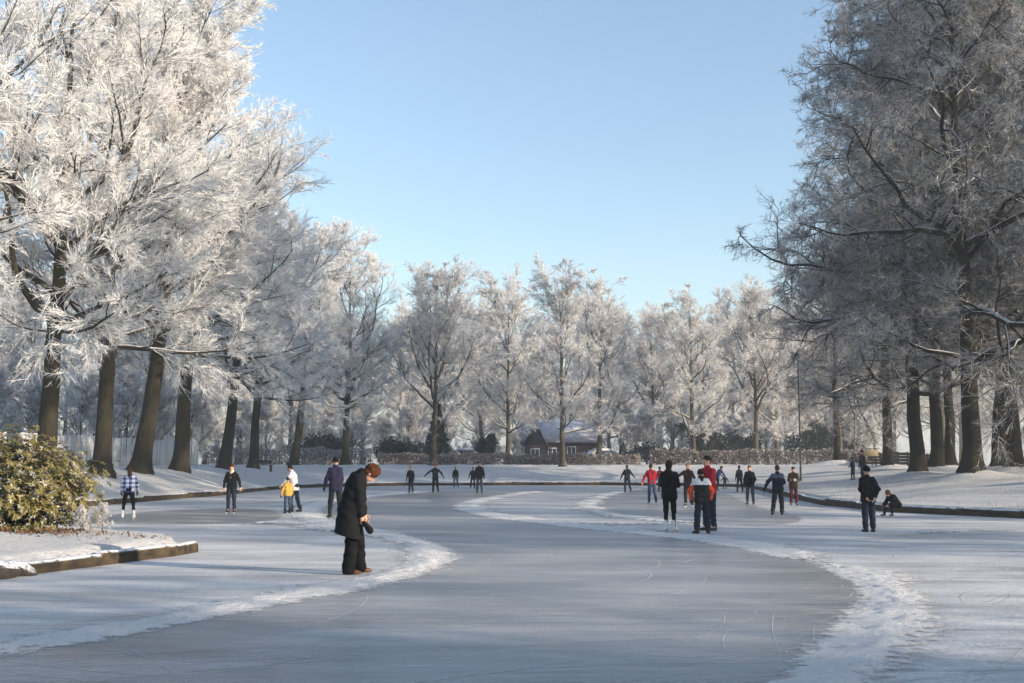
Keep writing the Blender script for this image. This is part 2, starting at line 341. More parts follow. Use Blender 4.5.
def ridge(name, line, w, h, label=None, seed=0, side=0.0):
    sharp = -1.0 if side > 0 else (1.0 if side < 0 else 0.0)
    rg = np.random.default_rng(seed); P = np.array(line); seg = np.linalg.norm(np.diff(P, axis=0), axis=1); L = np.concatenate([[0], np.cumsum(seg)])
    n = max(int(L[-1] / .11), 12); tt = np.linspace(0, L[-1], n); X = np.interp(tt, L, P[:, 0]); Y = np.interp(tt, L, P[:, 1])
    T = unit(np.stack([np.gradient(X), np.gradient(Y)], -1)); Nn = np.stack([-T[:, 1], T[:, 0]], -1)
    m = 23; u = np.linspace(-1, 1, m)
    sm = lambda a, k: np.convolve(np.pad(a, k, mode='edge'), np.ones(2 * k + 1) / (2 * k + 1), 'valid')
    wob = 1 + .15 * np.sin(tt * .9 + seed) + .08 * np.sin(tt * 2.3 + 2 * seed) + sm(rg.normal(0, .25, n), 4)
    fade = np.minimum(1, np.minimum(tt, L[-1] - tt) / 2.5)
    off = (u[None] * .75 + side) * w * wob[:, None] * np.maximum(fade, .15)[:, None] + rg.normal(0, .012, (n, m))
    prof = np.exp(-(u * 2.4) ** 2)[None] * (.6 + .4 * sm(rg.random(n), 6)[:, None]) * h * fade[:, None]
    lump = rg.normal(0, 1, (n, m)); lump = (lump + np.roll(lump, 1, 0) + np.roll(lump, 1, 1) + np.roll(lump, -1, 0)) / 2
    Z = prof * (1 + .16 * lump) + lump * .004 * (1 - np.abs(u)) + .009
    V = np.stack([X[:, None] + Nn[:, :1] * off, Y[:, None] + Nn[:, 1:] * off, Z], -1)
    id_ = np.arange(n * m).reshape(n, m); q = np.stack([id_[:-1, 1:], id_[:-1, :-1], id_[1:, :-1], id_[1:, 1:]], -1).reshape(-1, 4)
    parts = [(V.reshape(-1, 3), q)]
    # crumbs of scraped snow
    k = int(L[-1] * 16); ti = rg.integers(0, n, k); o_ = rg.normal(0, .38, k) * w + side * w; r_ = rg.uniform(.004, .022, k) * rg.uniform(.4, 1, k)
    c = np.stack([X[ti] + Nn[ti, 0] * o_, Y[ti] + Nn[ti, 1] * o_, .004 + r_ * .5 + np.maximum(0, h * .5 * (1 - np.abs(o_ / w) * 2))], -1)
    base = np.array([[1, 0, 0], [0, 1, 0], [-1, 0, 0], [0, -1, 0], [0, 0, 1], [0, 0, -1]], float)
    fv = c[:, None] + base[None] * r_[:, None, None] * rg.uniform(.6, 1.4, (k, 6, 1))
    tri = np.array([[0, 1, 4, 4], [1, 2, 4, 4], [2, 3, 4, 4], [3, 0, 4, 4]])
    o = obj(name, mesh_np(name, V.reshape(-1, 3), [q], True), M['ridge_edge']); tag(o, kind='stuff')
    at_ = o.data.attributes.new('cover', 'FLOAT', 'POINT'); at_.data.foreach_set('value', (np.where(u * sharp > 0, 1.08 - np.abs(u) ** 2.2, 1 - np.abs(u) ** 1.2)[None] * fade[:, None] * np.ones((n, 1))).ravel().astype(np.float32))
    f3 = np.array([[0, 1, 4], [1, 2, 4], [2, 3, 4], [3, 0, 4]]); F = (np.arange(k)[:, None, None] * 6 + f3[None]).reshape(-1, 3)
    tag(obj('snow_crumbs', mesh_np('snow_crumbs', fv.reshape(-1, 3), [F]), M['ridge']), kind='stuff'); return o
ridge('snow_ridge', edgeL[:-26], .95, .042, seed=1, side=.4)
ridge('snow_ridge', edgeL[70:], 1.3, .03, seed=6, side=.3)
ridge('snow_ridge', edgeR[:50], .95, .028, seed=2, side=-.35)
ridge('snow_ridge', edgeR[44:], 1.3, .034, seed=3, side=-.3)
ridge('snow_ridge', edgeC[:34], 1.3, .045, seed=4)
ridge('snow_ridge', spline(ice([(520, 520), (585, 523), (655, 524), (740, 527)]), 8), 1.2, .06, seed=5)
ridge('snow_ridge', spline(ice([(236, 527), (270, 523), (300, 525), (336, 530), (372, 536)]), 8), 1.3, .07, seed=8)
ridge('snow_ridge', spline(ice([(900, 536), (960, 531), (1060, 533)]), 8), 1.4, .04, seed=9)

# ------------------------------------------------------------------ skate marks scratched into the ice
def skate_marks():
    rg = np.random.default_rng(21); N = 1500; S = 9; x = rg.uniform(-12, 15, N); y = 8 + 42 * rg.random(N) ** 1.5; a = rg.normal(.35, .55, N) + np.where(rg.random(N) < .5, 0, math.pi); c = rg.normal(0, .16, N); L = rg.uniform(1.2, 5.5, N)
    P = np.empty((N, S, 3)); P[:, 0] = np.stack([x, y, np.full(N, .0072)], -1)
    for k in range(1, S):
        P[:, k, 0] = P[:, k - 1, 0] + np.cos(a) * L / (S - 1); P[:, k, 1] = P[:, k - 1, 1] + np.sin(a) * L / (S - 1); P[:, k, 2] = .0072 + .0002 * (k % 2); a = a + c * L / (S - 1)
    ok = (shore_dist(P[..., 0].ravel(), P[..., 1].ravel()).reshape(N, S).max(1) < -.3); P = P[ok]; n = len(P)
    T = unit(np.gradient(P, axis=1)); sd_ = np.stack([-T[..., 1], T[..., 0], np.zeros_like(T[..., 0])], -1); w = (rg.uniform(.003, .008, (n, 1)) * np.sin(np.linspace(.15, math.pi - .15, S))[None])[..., None]
    V = np.stack([P - sd_ * w, P + sd_ * w], 2).reshape(-1, 3); i = np.arange(n * S * 2).reshape(n, S, 2); q = np.stack([i[:, :-1, 1], i[:, :-1, 0], i[:, 1:, 0], i[:, 1:, 1]], -1).reshape(-1, 4)
    tag(obj('skate_marks', mesh_np('skate_marks', V, [q]), M['ridge']), kind='stuff')
skate_marks()
# ------------------------------------------------------------------ timber edging along the shore
def log_mesh():
    rg = np.random.default_rng(4); n = 14; S = 15; a = np.linspace(0, 2 * math.pi, n, endpoint=False); V = []
    for k in range(S):
        t = k / (S - 1); c = np.sign(np.cos(a)) * np.abs(np.cos(a)) ** .5; d = np.sign(np.sin(a)) * np.abs(np.sin(a)) ** .5; e = .93 if k in (0, S - 1) else 1
        rr_ = 1 + rg.normal(0, .035, n) + .04 * math.sin(t * 9)
        V.append(np.stack([np.full(n, t), c * .12 * rr_ * e, d * .29 * (1 + .4 * (rr_ - 1)) * e + .005], -1))
    V = np.concatenate(V); i = np.arange(S * n).reshape(S, n); q = np.stack([i[:-1], np.roll(i[:-1], -1, 1), np.roll(i[1:], -1, 1), i[1:]], -1).reshape(-1, 4)
    V = np.concatenate([V, [[0, 0, 0], [1, 0, 0]]]); t = [[S * n, i[0, (k + 1) % n], i[0, k]] for k in range(n)] + [[S * n + 1, i[-1, k], i[-1, (k + 1) % n]] for k in range(n)]
    return mesh_np('beam', V, [q, np.array(t)], True)
beam_me = log_mesh(); beam_me.materials.append(M['beam'])
def edging(idx, label, hh=1.0, step=3.2, group='timber edgings along the shore'):
    global beam_me
    P = LK[idx]; root = thing('timber_edging', (P[0][0], P[0][1], 0), label, 'edging', group)
    rr = random.Random(len(idx) * 7 + idx[0])
    for a, b in zip(P[:-1], P[1:]):
        L = np.linalg.norm(b - a); n = max(1, round(L / step)); d = (b - a) / L; nrm = np.array([d[1], -d[0]])
        for k in range(n):
            p = a + d * (L * k / n) + nrm * .13
            o = obj('beam', beam_me, None, root)
            o.location = (p[0] - P[0][0], p[1] - P[0][1], rr.uniform(-.04, .015) - (1 - hh) * .3)
            o.rotation_euler = (rr.uniform(-.03, .03), rr.uniform(-.008, .008), math.atan2(d[1], d[0]) + rr.uniform(-.006, .006))
            o.scale = (L / n + .02, 1, 1)
    return root
edging([2, 3, 4, 5, 6, 7, 8, 9, 10], 'long dark timber edging below the bank of dark trees')
edging([10, 11, 12, 13, 14, 15, 16], 'thin dark timber edging under the far snow bank with the hedge')
edging([16, 17, 18, 19], 'dark timber edging below the leaning trees, behind the red-haired skater')
edging([19, 20, 21, 22], 'brown timber edging behind the girl in the checked jacket')
edging([26, 27, 28], 'thick brown log edging around the snowy spit with the evergreen bush', .82, 2.6)

# ------------------------------------------------------------------ trees
def tree_meshes(seed, H, r0, t1, n1, len_lo, len_hi, ang_lo, ang_hi, lean=(0, 0), wig=.02, c2=9, c3=8, c4=7, c5=6, tw=.028, tl=.34, trop=.10, bias=0.0, flat=.75, fork=None, droop=0.0, crook=1.0, dome=.03, spread=1.0):
    rg = np.random.default_rng(seed)
    S0 = 16; t = np.linspace(0, 1, S0 + 1)
    tr = np.zeros((1, S0 + 1, 3)); tr[0, :, 2] = t * H
    w = np.cumsum(rg.normal(0, wig * H / S0 * 2, (S0 + 1, 2)), 0); w -= w[0]
    tr[0, :, 0] = lean[0] * (1 - np.exp(-3.2 * t)) * H * .2 + w[:, 0] + bias * .10 * H * t * t; tr[0, :, 1] = lean[1] * (1 - np.exp(-3.2 * t)) * H * .2 + w[:, 1]
    rad = (r0 * (1 - t) ** 1.05 * .92 + .03) * (1 + .55 * np.exp(-t * H / .55)); rad = rad[None]
    tr[0, 0, 2] = -.35
    # extra rings near the root so the flare reads
    zz = np.array([-.35, .05, .3, .7, 1.3]); tz = zz / H
    base = np.stack([np.interp(zz, tr[0, :, 2], tr[0, :, 0]), np.interp(zz, tr[0, :, 2], tr[0, :, 1]), zz], -1)
    tr2 = np.concatenate([base, tr[0, 2:]])[None] if tr[0, 2, 2] > 1.4 else tr
    t2 = np.clip(tr2[0, :, 2] / H, 0, 1); rad2 = ((r0 * (1 - t2) ** 1.05 * .92 + .03) * (1 + .50 * np.exp(-t2 * H / .45)))[None]
    tv, tq = tubes(tr2, rad2, 14)
    ph = np.arctan2(tv[:, 1] - np.interp(tv[:, 2], tr2[0, :, 2], tr2[0, :, 0] * 0), tv[:, 0])
    ringid = np.repeat(np.arange(tr2.shape[1]), 14); cen = tr2[0][ringid]; dv = tv - cen; ang = np.arctan2(dv[:, 1], dv[:, 0])
    fl = 1 + .22 * np.exp(-np.clip(tv[:, 2], 0, None) / .5) * np.sin(ang * 5 + seed) + .05 * np.sin(ang * 3 + tv[:, 2] * 1.3)
    tv = cen + dv * np.stack([fl, fl, np.ones_like(fl)], -1)
    def children(P, Rr, n, tlo, thi, ang, angsd, Lf, S, tropv, noise_, rfac, az=None, flatten=1.0):
        N, S1, _ = P.shape
        tt = np.sort(rg.uniform(tlo, thi, (N, n)), 1); tt[:, -1] = thi
        x = tt * (S1 - 1); i = np.minimum(x.astype(int), S1 - 2); f = x - i
        ar = np.arange(N)[:, None]; p = P[ar, i] * (1 - f)[..., None] + P[ar, i + 1] * f[..., None]
        T = unit(P[ar, i + 1] - P[ar, i]); r = Rr[ar, i] * (1 - f) + Rr[ar, i + 1] * f
        T = T.reshape(-1, 3); p = p.reshape(-1, 3); r = r.ravel(); tf = tt.ravel(); par = np.repeat(np.arange(N), n)
        ref = np.where(np.abs(T[:, 2:3]) > .92, np.array([[1., 0, 0]]), np.array([[0, 0, 1.]]))
        U = unit(np.cross(T, ref)); V = np.cross(U, T)
        if az is None:
            a = rg.uniform(0, 2 * math.pi, len(T))
            if flatten < 1: a = np.where(rg.random(len(T)) < .5, 0, math.pi) + rg.normal(0, 1.2 * flatten, len(T))
        else: a = az
        th = (ang(tf) if callable(ang) else ang) + rg.normal(0, angsd, len(T))
        d = unit(np.cos(th)[:, None] * T + np.sin(th)[:, None] * (np.cos(a)[:, None] * U + np.sin(a)[:, None] * V))
        L = Lf(tf, par) * rg.uniform(.65, 1.25, len(T))
        out = np.empty((len(T), S + 1, 3)); out[:, 0] = p
        for s in range(S):
            out[:, s + 1] = out[:, s] + d * (L / S)[:, None]
            d = unit(d + rg.normal(0, noise_, d.shape) + tropv)
        rr = np.minimum(r * .72, rfac * L + .004)
        rad = rr[:, None] * (1 - .85 * np.linspace(0, 1, S + 1))[None] + .004
        return out, rad, L
    az1 = (np.arange(n1) * 2.39996 + rg.uniform(0, 6)) + rg.normal(0, .3, n1)
    def L1(tf, par):
        k = (tf - t1) / (1 - t1); l = H * (len_lo * (1 - k) + len_hi * k + dome * 4 * k * (1 - k))
        return l * (1 + bias * np.cos(np.arctan2(0, 1) - np.zeros_like(tf)) * 0)
    P1, R1, l1 = children(tr, rad, n1, t1, .985, lambda tf: ang_lo + (ang_hi - ang_lo) * (tf - t1) / (1 - t1), .14, L1, 9, np.array([bias * .10, 0, trop]), .13 * crook, .020, az=az1)
    P2, R2, l2 = children(P1, R1, c2, .18, .98, .66 * spread, .18 * spread, lambda tf, par: l1[par] * .52 * (1.05 - .62 * tf), 6, np.array([bias * .06, 0, trop * .7 - droop * .3]), .15 * crook, .014, flatten=flat)
    P3, R3, l3 = children(P2, R2, c3, .15, 1.0, .58 * spread, .18 * spread, lambda tf, par: l2[par] * .50 * (1.05 - .5 * tf) + .25, 3, np.array([bias * .04, 0, trop * .5 - droop]), .17 * crook, .010, flatten=flat)
    P4, R4, l4 = children(P3, R3, c4, .12, 1.0, .52 * spread, .18 * spread, lambda tf, par: np.clip(l3[par] * .55 * (1.05 - .4 * tf), .25, 1.3), 1, np.array([0, 0, trop * .3 - droop]), .20, .008)
    P5, R5, l5 = children(P4, R4, c5, .08, 1.0, .50 * spread, .2 * spread, lambda tf, par: np.clip(l4[par] * .6, .5 * tl, 1.4 * tl), 1, np.zeros(3), .0, .006)
    bv, bq = join([tubes(P1, R1, 7), tubes(P2, R2, 4)])
    lv, lq = tubes(P3, R3 * 1.15 + .004, 3)
    W4 = np.linspace(1.1, .7, P4.shape[1])[None] * tw * np.ones((len(P4), 1)); W5 = np.array([[1.0, .30]]) * tw * rg.uniform(.7, 1.3, (len(P5), 1))
    cv, cq = join([strips(P4, W4, rg), strips(P5, W5, rg)])
    return [('trunk', mesh_np('trunk', tv, [tq], True)), ('branches', mesh_np('branches', bv, [bq], True)), ('branchlets', mesh_np('branchlets', lv, [lq], True)), ('crown', mesh_np('crown', cv, [cq]))]
def proto(parts, bark, limb, twig):
    mats = {'trunk': bark, 'branches': bark, 'branchlets': limb, 'crown': twig}
    for n, me in parts: me.materials.append(mats[n])
    return parts
def plant_tree(name, pr, X, Y, label, group, s=1.0, a=0.0, cat='tree', z=None, sz=1.0, sink=0.0):
    o = thing(name, (X, Y, (gz(X, Y) if z is None else z) - sink), label, cat, group, a, s)
    o.scale = (s, s, s * sz)
    for n, me in pr: obj(n, me, None, o)
    return o
PL = [proto(tree_meshes(11, 24.5, .47, .26, 28, .40, .17, 1.22, .45, (.03, .02), .014, 9, 8, 8, 8, .0205, .30, .075, .25, .7, droop=.05), M['barkL'], M['limbL'], M['twigL']),
      proto(tree_meshes(12, 24, .50, .26, 28, .41, .16, 1.22, .50, (.30, -.05), .012, 9, 8, 8, 8, .0205, .30, .070, .25, .7, droop=.05), M['barkL'], M['limbL'], M['twigL'])]
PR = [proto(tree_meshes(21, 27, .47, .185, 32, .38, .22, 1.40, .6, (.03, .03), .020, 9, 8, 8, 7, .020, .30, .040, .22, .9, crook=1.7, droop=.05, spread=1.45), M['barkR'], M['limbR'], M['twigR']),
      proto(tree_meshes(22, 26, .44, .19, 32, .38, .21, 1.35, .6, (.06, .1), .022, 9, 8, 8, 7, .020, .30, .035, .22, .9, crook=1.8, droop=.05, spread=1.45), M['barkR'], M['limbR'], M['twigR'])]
PF = [proto(tree_meshes(31, 19, .36, .15, 26, .42, .24, .95, .38, (.02, .02), .016, 8, 7, 7, 6, .031, .41, .08, 0, .9, dome=.05), M['barkF'], M['limbL'], M['twigF']),
      proto(tree_meshes(32, 20, .34, .20, 26, .32, .22, 1.2, .42, (.05, .02), .018, 8, 7, 7, 6, .031, .41, .06, 0, .9, dome=.05), M['barkF'], M['limbL'], M['twigF']),
      proto(tree_meshes(33, 19, .33, .17, 24, .34, .24, 1.1, .5, (.0, .12), .020, 8, 7, 7, 6, .031, .41, .06, 0, .9, crook=1.3, dome=.05), M['barkF'], M['limbL'], M['twigF'])]
PS = proto(tree_meshes(41, 6.0, .10, .06, 20, .48, .22, .85, .4, (0, 0), .02, 7, 6, 6, 5, .032, .26, .06, 0, 1.0), M['barkF'], M['limbL'], M['twigF'])

G = 'frosted trees in the row along the pale fence'
LT = [(45, 53, 1.00, 0, -.3, 'straight frosted tree behind the evergreen bush, first of its row'),
      (101, 60, 1.0, 0, .9, 'thick-trunked frosted tree in front of the pale fence, beside the straight one'),
      (138, 66, 1.08, 1, .0, 'strongly leaning frosted tree behind the girl in the checked jacket'),
      (180, 75, 1.12, 0, .35, 'frosted tree in front of the right-hand end of the pale fence'),
      (223, 86, .92, 1, -.25, 'frosted tree just past the end of the pale fence, behind the red-haired skater'),
      (253, 96, .88, 0, .5, 'frosted tree beside the small bench on the bank'),
      (293, 106, .85, 1, .9, 'frosted tree on the bank behind the white-jacketed skater and yellow-jacketed child'),
      (345, 113, .85, 0, -.7, 'frosted tree on the bank behind the skater in the purple jacket')]
for px, Y, s, k, a, lab in LT: plant_tree('frosted_tree', PL[k], xat(px, Y), Y, lab, G, s, a)
for X, Y, s, k, a in ((-26.5, 43, 1.04, 1, -.2), (-26.5, 33, 1.0, 0, .4)):
    plant_tree('frosted_tree', PL[k], X, Y, 'frosted tree whose thickly iced boughs reach in above the evergreen bush', G, s, a)
G = 'dark trees along the shaded bank'
RL = ['thin dark tree beside the low brown fence on the shaded bank', 'broad dark trunk with mossy sunlit edge on the shaded bank', 'dark tree half hidden behind the broad mossy trunk', 'slender dark tree in the gap beside the thickest trunk', 'thickest dark tree behind the seated person on the shaded bank',
      'upright dark tree just past the thickest trunk', 'dark tree at the end of the shaded bank, next to the upright tree', 'short stout mossy trunk near the lamp post and dark evergreens']
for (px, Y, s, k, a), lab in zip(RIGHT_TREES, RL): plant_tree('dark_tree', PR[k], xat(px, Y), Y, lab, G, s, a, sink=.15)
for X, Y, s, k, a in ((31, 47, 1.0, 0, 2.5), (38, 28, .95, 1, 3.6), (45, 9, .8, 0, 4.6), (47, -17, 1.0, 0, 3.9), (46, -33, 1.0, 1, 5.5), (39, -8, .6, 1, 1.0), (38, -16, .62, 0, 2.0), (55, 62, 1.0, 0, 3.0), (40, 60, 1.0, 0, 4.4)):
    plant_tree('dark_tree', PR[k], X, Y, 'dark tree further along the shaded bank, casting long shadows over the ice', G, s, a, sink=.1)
G = 'frosted trees beyond the far bank'
FT = [(433, 112, .88, 0, .5, 'wide vase-shaped frosted tree on the far bank behind the skater in the red hat'),
      (508, 124, .86, 1, 1.4, 'frosted tree with forked trunk left of the cottage, behind the hedge'),
      (563, 110, .80, 1, 3.0, 'tall slender frosted tree on the far bank before the cottage'),
      (598, 134, 1.0, 2, 4.0, 'frosted tree standing at the cottage corner behind the hedge'),
      (695, 121, .84, 2, 2.0, 'frosted tree at the hedge behind the couple in red and black'),
      (756, 128, .90, 0, 5.0, 'frosted tree behind the hedge between the dark evergreen shrubs'),
      (777, 132, .72, 1, .7, 'thin frosted tree behind the hedge near the lamp post')]
for px, Y, s, k, a, lab in FT: plant_tree('frosted_tree', PF[k], xat(px, Y), Y, lab, G, s, a)
rr = random.Random(5)
def far_row(Y, x0, x1, step, s0, s1, lab):
    px = x0
    while px < x1:
        y = Y + rr.uniform(-6, 6); plant_tree('frosted_tree', PF[rr.randrange(3)], xat(px, y), y, lab, 'background frosted trees', rr.uniform(s0, s1), rr.uniform(0, 6.28)); px += step * rr.uniform(.75, 1.25)
far_row(172, 180, 880, 52, .95, 1.12, 'pale frosted tree in the wood behind the cottage and hedge')
far_row(205, 160, 1100, 55, 1.1, 1.3, 'pale frosted tree in the deep background wood')
far_row(118, -90, 200, 60, .75, .95, 'frosted tree behind the pale fence')
far_row(150, -120, 300, 62, .95, 1.2, 'frosted tree in the wood behind the pale fence')
far_row(140, 840, 1100, 60, .9, 1.15, 'frosted tree behind the dark bank trees')
def shrub_row(Y, x0, x1, step, s0, s1, lab, grp):
    px = x0
    while px < x1:
        y = Y + rr.uniform(-3, 3); plant_tree('frosted_shrub', PS, xat(px, y), y, lab, grp, rr.uniform(s0, s1), rr.uniform(0, 6.28), cat='shrub'); px += step * rr.uniform(.7, 1.3)
far_row(250, 120, 1000, 60, 1.2, 1.5, 'pale frosted tree in the deep background wood')
def wood(Y, X0, X1, n, seed):
    rg = np.random.default_rng(seed); cx = rg.uniform(X0, X1, n); cy = Y + rg.normal(0, 12, n); m = 240
    h = rg.uniform(9, 17, n); z0 = ground_z(cx, cy)
    p = unit(rg.normal(size=(n, m, 3))) * (rg.random((n, m, 1)) ** .4) * np.stack([h * .36, h * .36, h * .46], -1)[:, None]; p[..., 2] += (h * .52 + z0)[:, None]; p[..., 0] += cx[:, None]; p[..., 1] += cy[:, None]
    p = p.reshape(-1, 3); d = unit(rg.normal(size=p.shape) + np.array([0, 0, .5])); P = np.stack([p, p + d * rg.uniform(.8, 1.8, (len(p), 1))], 1); W = np.array([[.20, .09]]) * np.ones((len(p), 1))
    o = obj('distant_wood', mesh_np('distant_wood', *[a if k == 0 else [a] for k, a in enumerate(strips(P, W, rg))]), M['twigF']); tag(o, 'distant frosted wood far behind the cottage', 'wood', kind='stuff')
wood(300, -260, 260, 130, 1)
shrub_row(108, -40, 200, 38, .9, 1.3, 'frosted shrub rising behind the pale fence', 'shrubs behind the pale fence')
shrub_row(142, 205, 470, 34, .7, 1.2, 'frosted shrub behind the grey hedge', 'shrubs behind the hedge')
shrub_row(147, 476, 530, 16, .5, .7, 'frosted shrub beside the brick cottage', 'shrubs behind the hedge')
shrub_row(158, 620, 900, 32, .9, 1.5, 'frosted shrub behind the brown hedge', 'shrubs behind the hedge')

# ------------------------------------------------------------------ leaf clouds: hedges, evergreens, bush
def leaves(P, size, rg, aspect=.5, out=None, outk=0.0, droop=0.0):
    N = len(P); d = unit(rg.normal(size=(N, 3)) + (out * outk if out is not None else 0) + np.array([0, 0, -droop])); s = unit(np.cross(d, rg.normal(size=(N, 3))))
    L = size * rg.uniform(.6, 1.35, N)[:, None]; nrm = np.cross(d, s)
    v = np.stack([P, P + d * L * .5 + s * L * aspect * .5 + nrm * L * .06, P + d * L, P + d * L * .5 - s * L * aspect * .5 + nrm * L * .06], 1)
    return v.reshape(-1, 3), np.arange(N * 4).reshape(N, 4)
def leaf_mat(name, c1, c2, frost_lo, frost_hi, transl=.25, up=False, rough=.5):
    m, n, l, b = new_mat(name); b.inputs['Roughness'].default_value = rough; b.inputs['Specular IOR Level'].default_value = .3
    v = coords(n, l); t = noise(n, l, 2.0, 5, .7, v); t2 = noise(n, l, 6, 5, .8, v)
    c = mixc(n, l, ramp(n, l, t.outputs['Fac'], [(.35, 0.0), (.65, 1.0)]).outputs[0], c1, c2)
    c = mixc(n, l, ramp(n, l, t2.outputs['Fac'], [(frost_lo, 0.0), (frost_hi, 1.0)]).outputs[0], c, (.8, .82, .84)); l.new(c, b.inputs['Base Color'])
    tr = n.new('ShaderNodeBsdfTranslucent'); l.new(c, tr.inputs['Color']); mx = n.new('ShaderNodeMixShader'); mx.inputs[0].default_value = transl
    l.new(b.outputs[0], mx.inputs[1]); l.new(tr.outputs[0], mx.inputs[2]); l.new(mx.outputs[0], n['Material Output'].inputs['Surface']); return m
M['hedgeleaf'] = leaf_mat('brown_hedge_leaves', (.20, .125, .085), (.13, .09, .065), .48, .64)
M['hedgegrey'] = leaf_mat('frosted_hedge_leaves', (.16, .15, .15), (.10, .10, .11), .46, .62)
M['evergreen'] = leaf_mat('dark_evergreen_leaves', (.020, .032, .026), (.035, .05, .04), .60, .74)
M['rhodo'] = leaf_mat('olive_leaves', (.25, .20, .058), (.11, .105, .03), .535, .66, .3)
M['litter'] = leaf_mat('dead_leaves', (.16, .08, .035), (.10, .055, .03), .66, .8, .1)
def hedge(px0, px1, Y0, Y1, h, label, mat, n):
    rg = np.random.default_rng(n); X0, X1 = xat(px0, Y0), xat(px1, Y1); A = np.array([X0, Y0]); B = np.array([X1, Y1]); L = np.linalg.norm(B - A); d = (B - A) / L; nr = np.array([-d[1], d[0]])
    z0 = gz(*A); root = thing('hedge', (X0, Y0, z0), label, 'hedge', 'hedges on the far bank'); u = rg.random(n) * L
    top = h * (1 + .06 * np.sin(u * .7) + .05 * np.sin(u * 2.1)); w = rg.uniform(-.45, .45, n); zz = rg.random(n) ** .8 * top
    P = np.stack([d[0] * u + nr[0] * w, d[1] * u + nr[1] * w, zz], -1); gzv = ground_z(P[:, 0] + X0, P[:, 1] + Y0) - z0; P[:, 2] += gzv
    v, q = leaves(P, .20, rg, .6); obj('foliage', mesh_np('foliage', v, [q]), mat, root)
    k = int(L / .35); uu = np.linspace(.1, L - .1, k); ww = rg.uniform(-.25, .25, k); st = np.stack([d[0] * uu + nr[0] * ww, d[1] * uu + nr[1] * ww], -1); zb = ground_z(st[:, 0] + X0, st[:, 1] + Y0) - z0
    Pp = np.stack([np.concatenate([st, zb[:, None] - .1], 1), np.concatenate([st + rg.normal(0, .12, st.shape), zb[:, None] + h * .85], 1)], 1)
    tv, tq = tubes(Pp, np.array([[.03, .012]]) * np.ones((k, 1)), 4); obj('stems', mesh_np('stems', tv, [tq]), M['wood_dark'], root)
hedge(204, 372, 122, 120, 1.75, 'grey frosted hedge behind the bank, past the end of the pale fence', M['hedgegrey'], 9000)
hedge(378, 640, 120, 120, 1.15, 'brown leafy hedge in front of the cottage and snow-covered cars', M['hedgeleaf'], 12000)
hedge(650, 866, 121, 116, 1.55, 'brown grey hedge behind the lamp post in front of dark evergreens', M['hedgeleaf'], 11000)
def evergreen(px, Y, rx, ry, h, label, n=3500, conic=False):
    X = xat(px, Y); rg = np.random.default_rng(int(px)); root = thing('evergreen_shrub', (X, Y, gz(X, Y)), label, 'shrub', 'dark evergreens behind the hedge')
    c = rg.normal(size=(14, 3)) * np.array([rx * .45, ry * .45, h * .16]) + np.array([0, 0, h * .5]); k = rg.integers(0, 14, n)
    P = c[k] + unit(rg.normal(size=(n, 3))) * (rg.random(n) ** .5)[:, None] * np.array([rx * .45, ry * .45, h * .30]); P[:, 2] = np.clip(P[:, 2], .15, h)
    if conic:
        zc = rg.random(n) ** 1.4 * h; rr_ = rx * (1 - zc / h) * (rg.random(n) ** .4) * (1 + .25 * np.sin(zc * 5)); aa = rg.uniform(0, 6.283, n); P = np.stack([rr_ * np.cos(aa), rr_ * np.sin(aa), zc + .3], -1)
    v, q = leaves(P, .38, rg, .5); obj('foliage', mesh_np('foliage', v, [q]), M['evergreen'], root)
    b = MB()
    for j in range(1 if conic else 5):
        e = (0, 0, h * .9) if conic else tuple(c[j]); b.tube([(0, 0, -.1), (e[0] * .4, e[1] * .4, h * .3), e], [.12, .07, .02], 6)
    b.build('stems', M['wood_dark'], root, smooth=True)
evergreen(822, 138, 3.3, 2.4, 5.6, 'large dark evergreen behind the hedge beside the stout mossy trunk', 6000)
evergreen(712, 140, 2.9, 2, 4.8, 'dark evergreen mound behind the hedge beside the red and black couple')
evergreen(745, 146, 2.0, 2, 4.4, 'frost-flecked evergreen behind the hedge near the thin frosted tree')
evergreen(437, 128, 1.8, 1.6, 6.5, 'tall dark evergreen behind the wide vase-shaped tree', 5000, True)
evergreen(400, 132, 2.6, 2, 3.0, 'low dark evergreen left of the snow-covered cars')
evergreen(322, 134, 3.4, 2, 3.6, 'dark evergreen mound behind the grey hedge')
evergreen(660, 150, 3.4, 2, 3.0, 'low dark evergreen right of the cottage')
evergreen(486, 140, 1.3, 1.2, 3.6, 'small dark evergreen beside the cars behind the hedge')
evergreen(853, 142, 1.7, 1.4, 3.0, 'small dark evergreen behind the notice board')

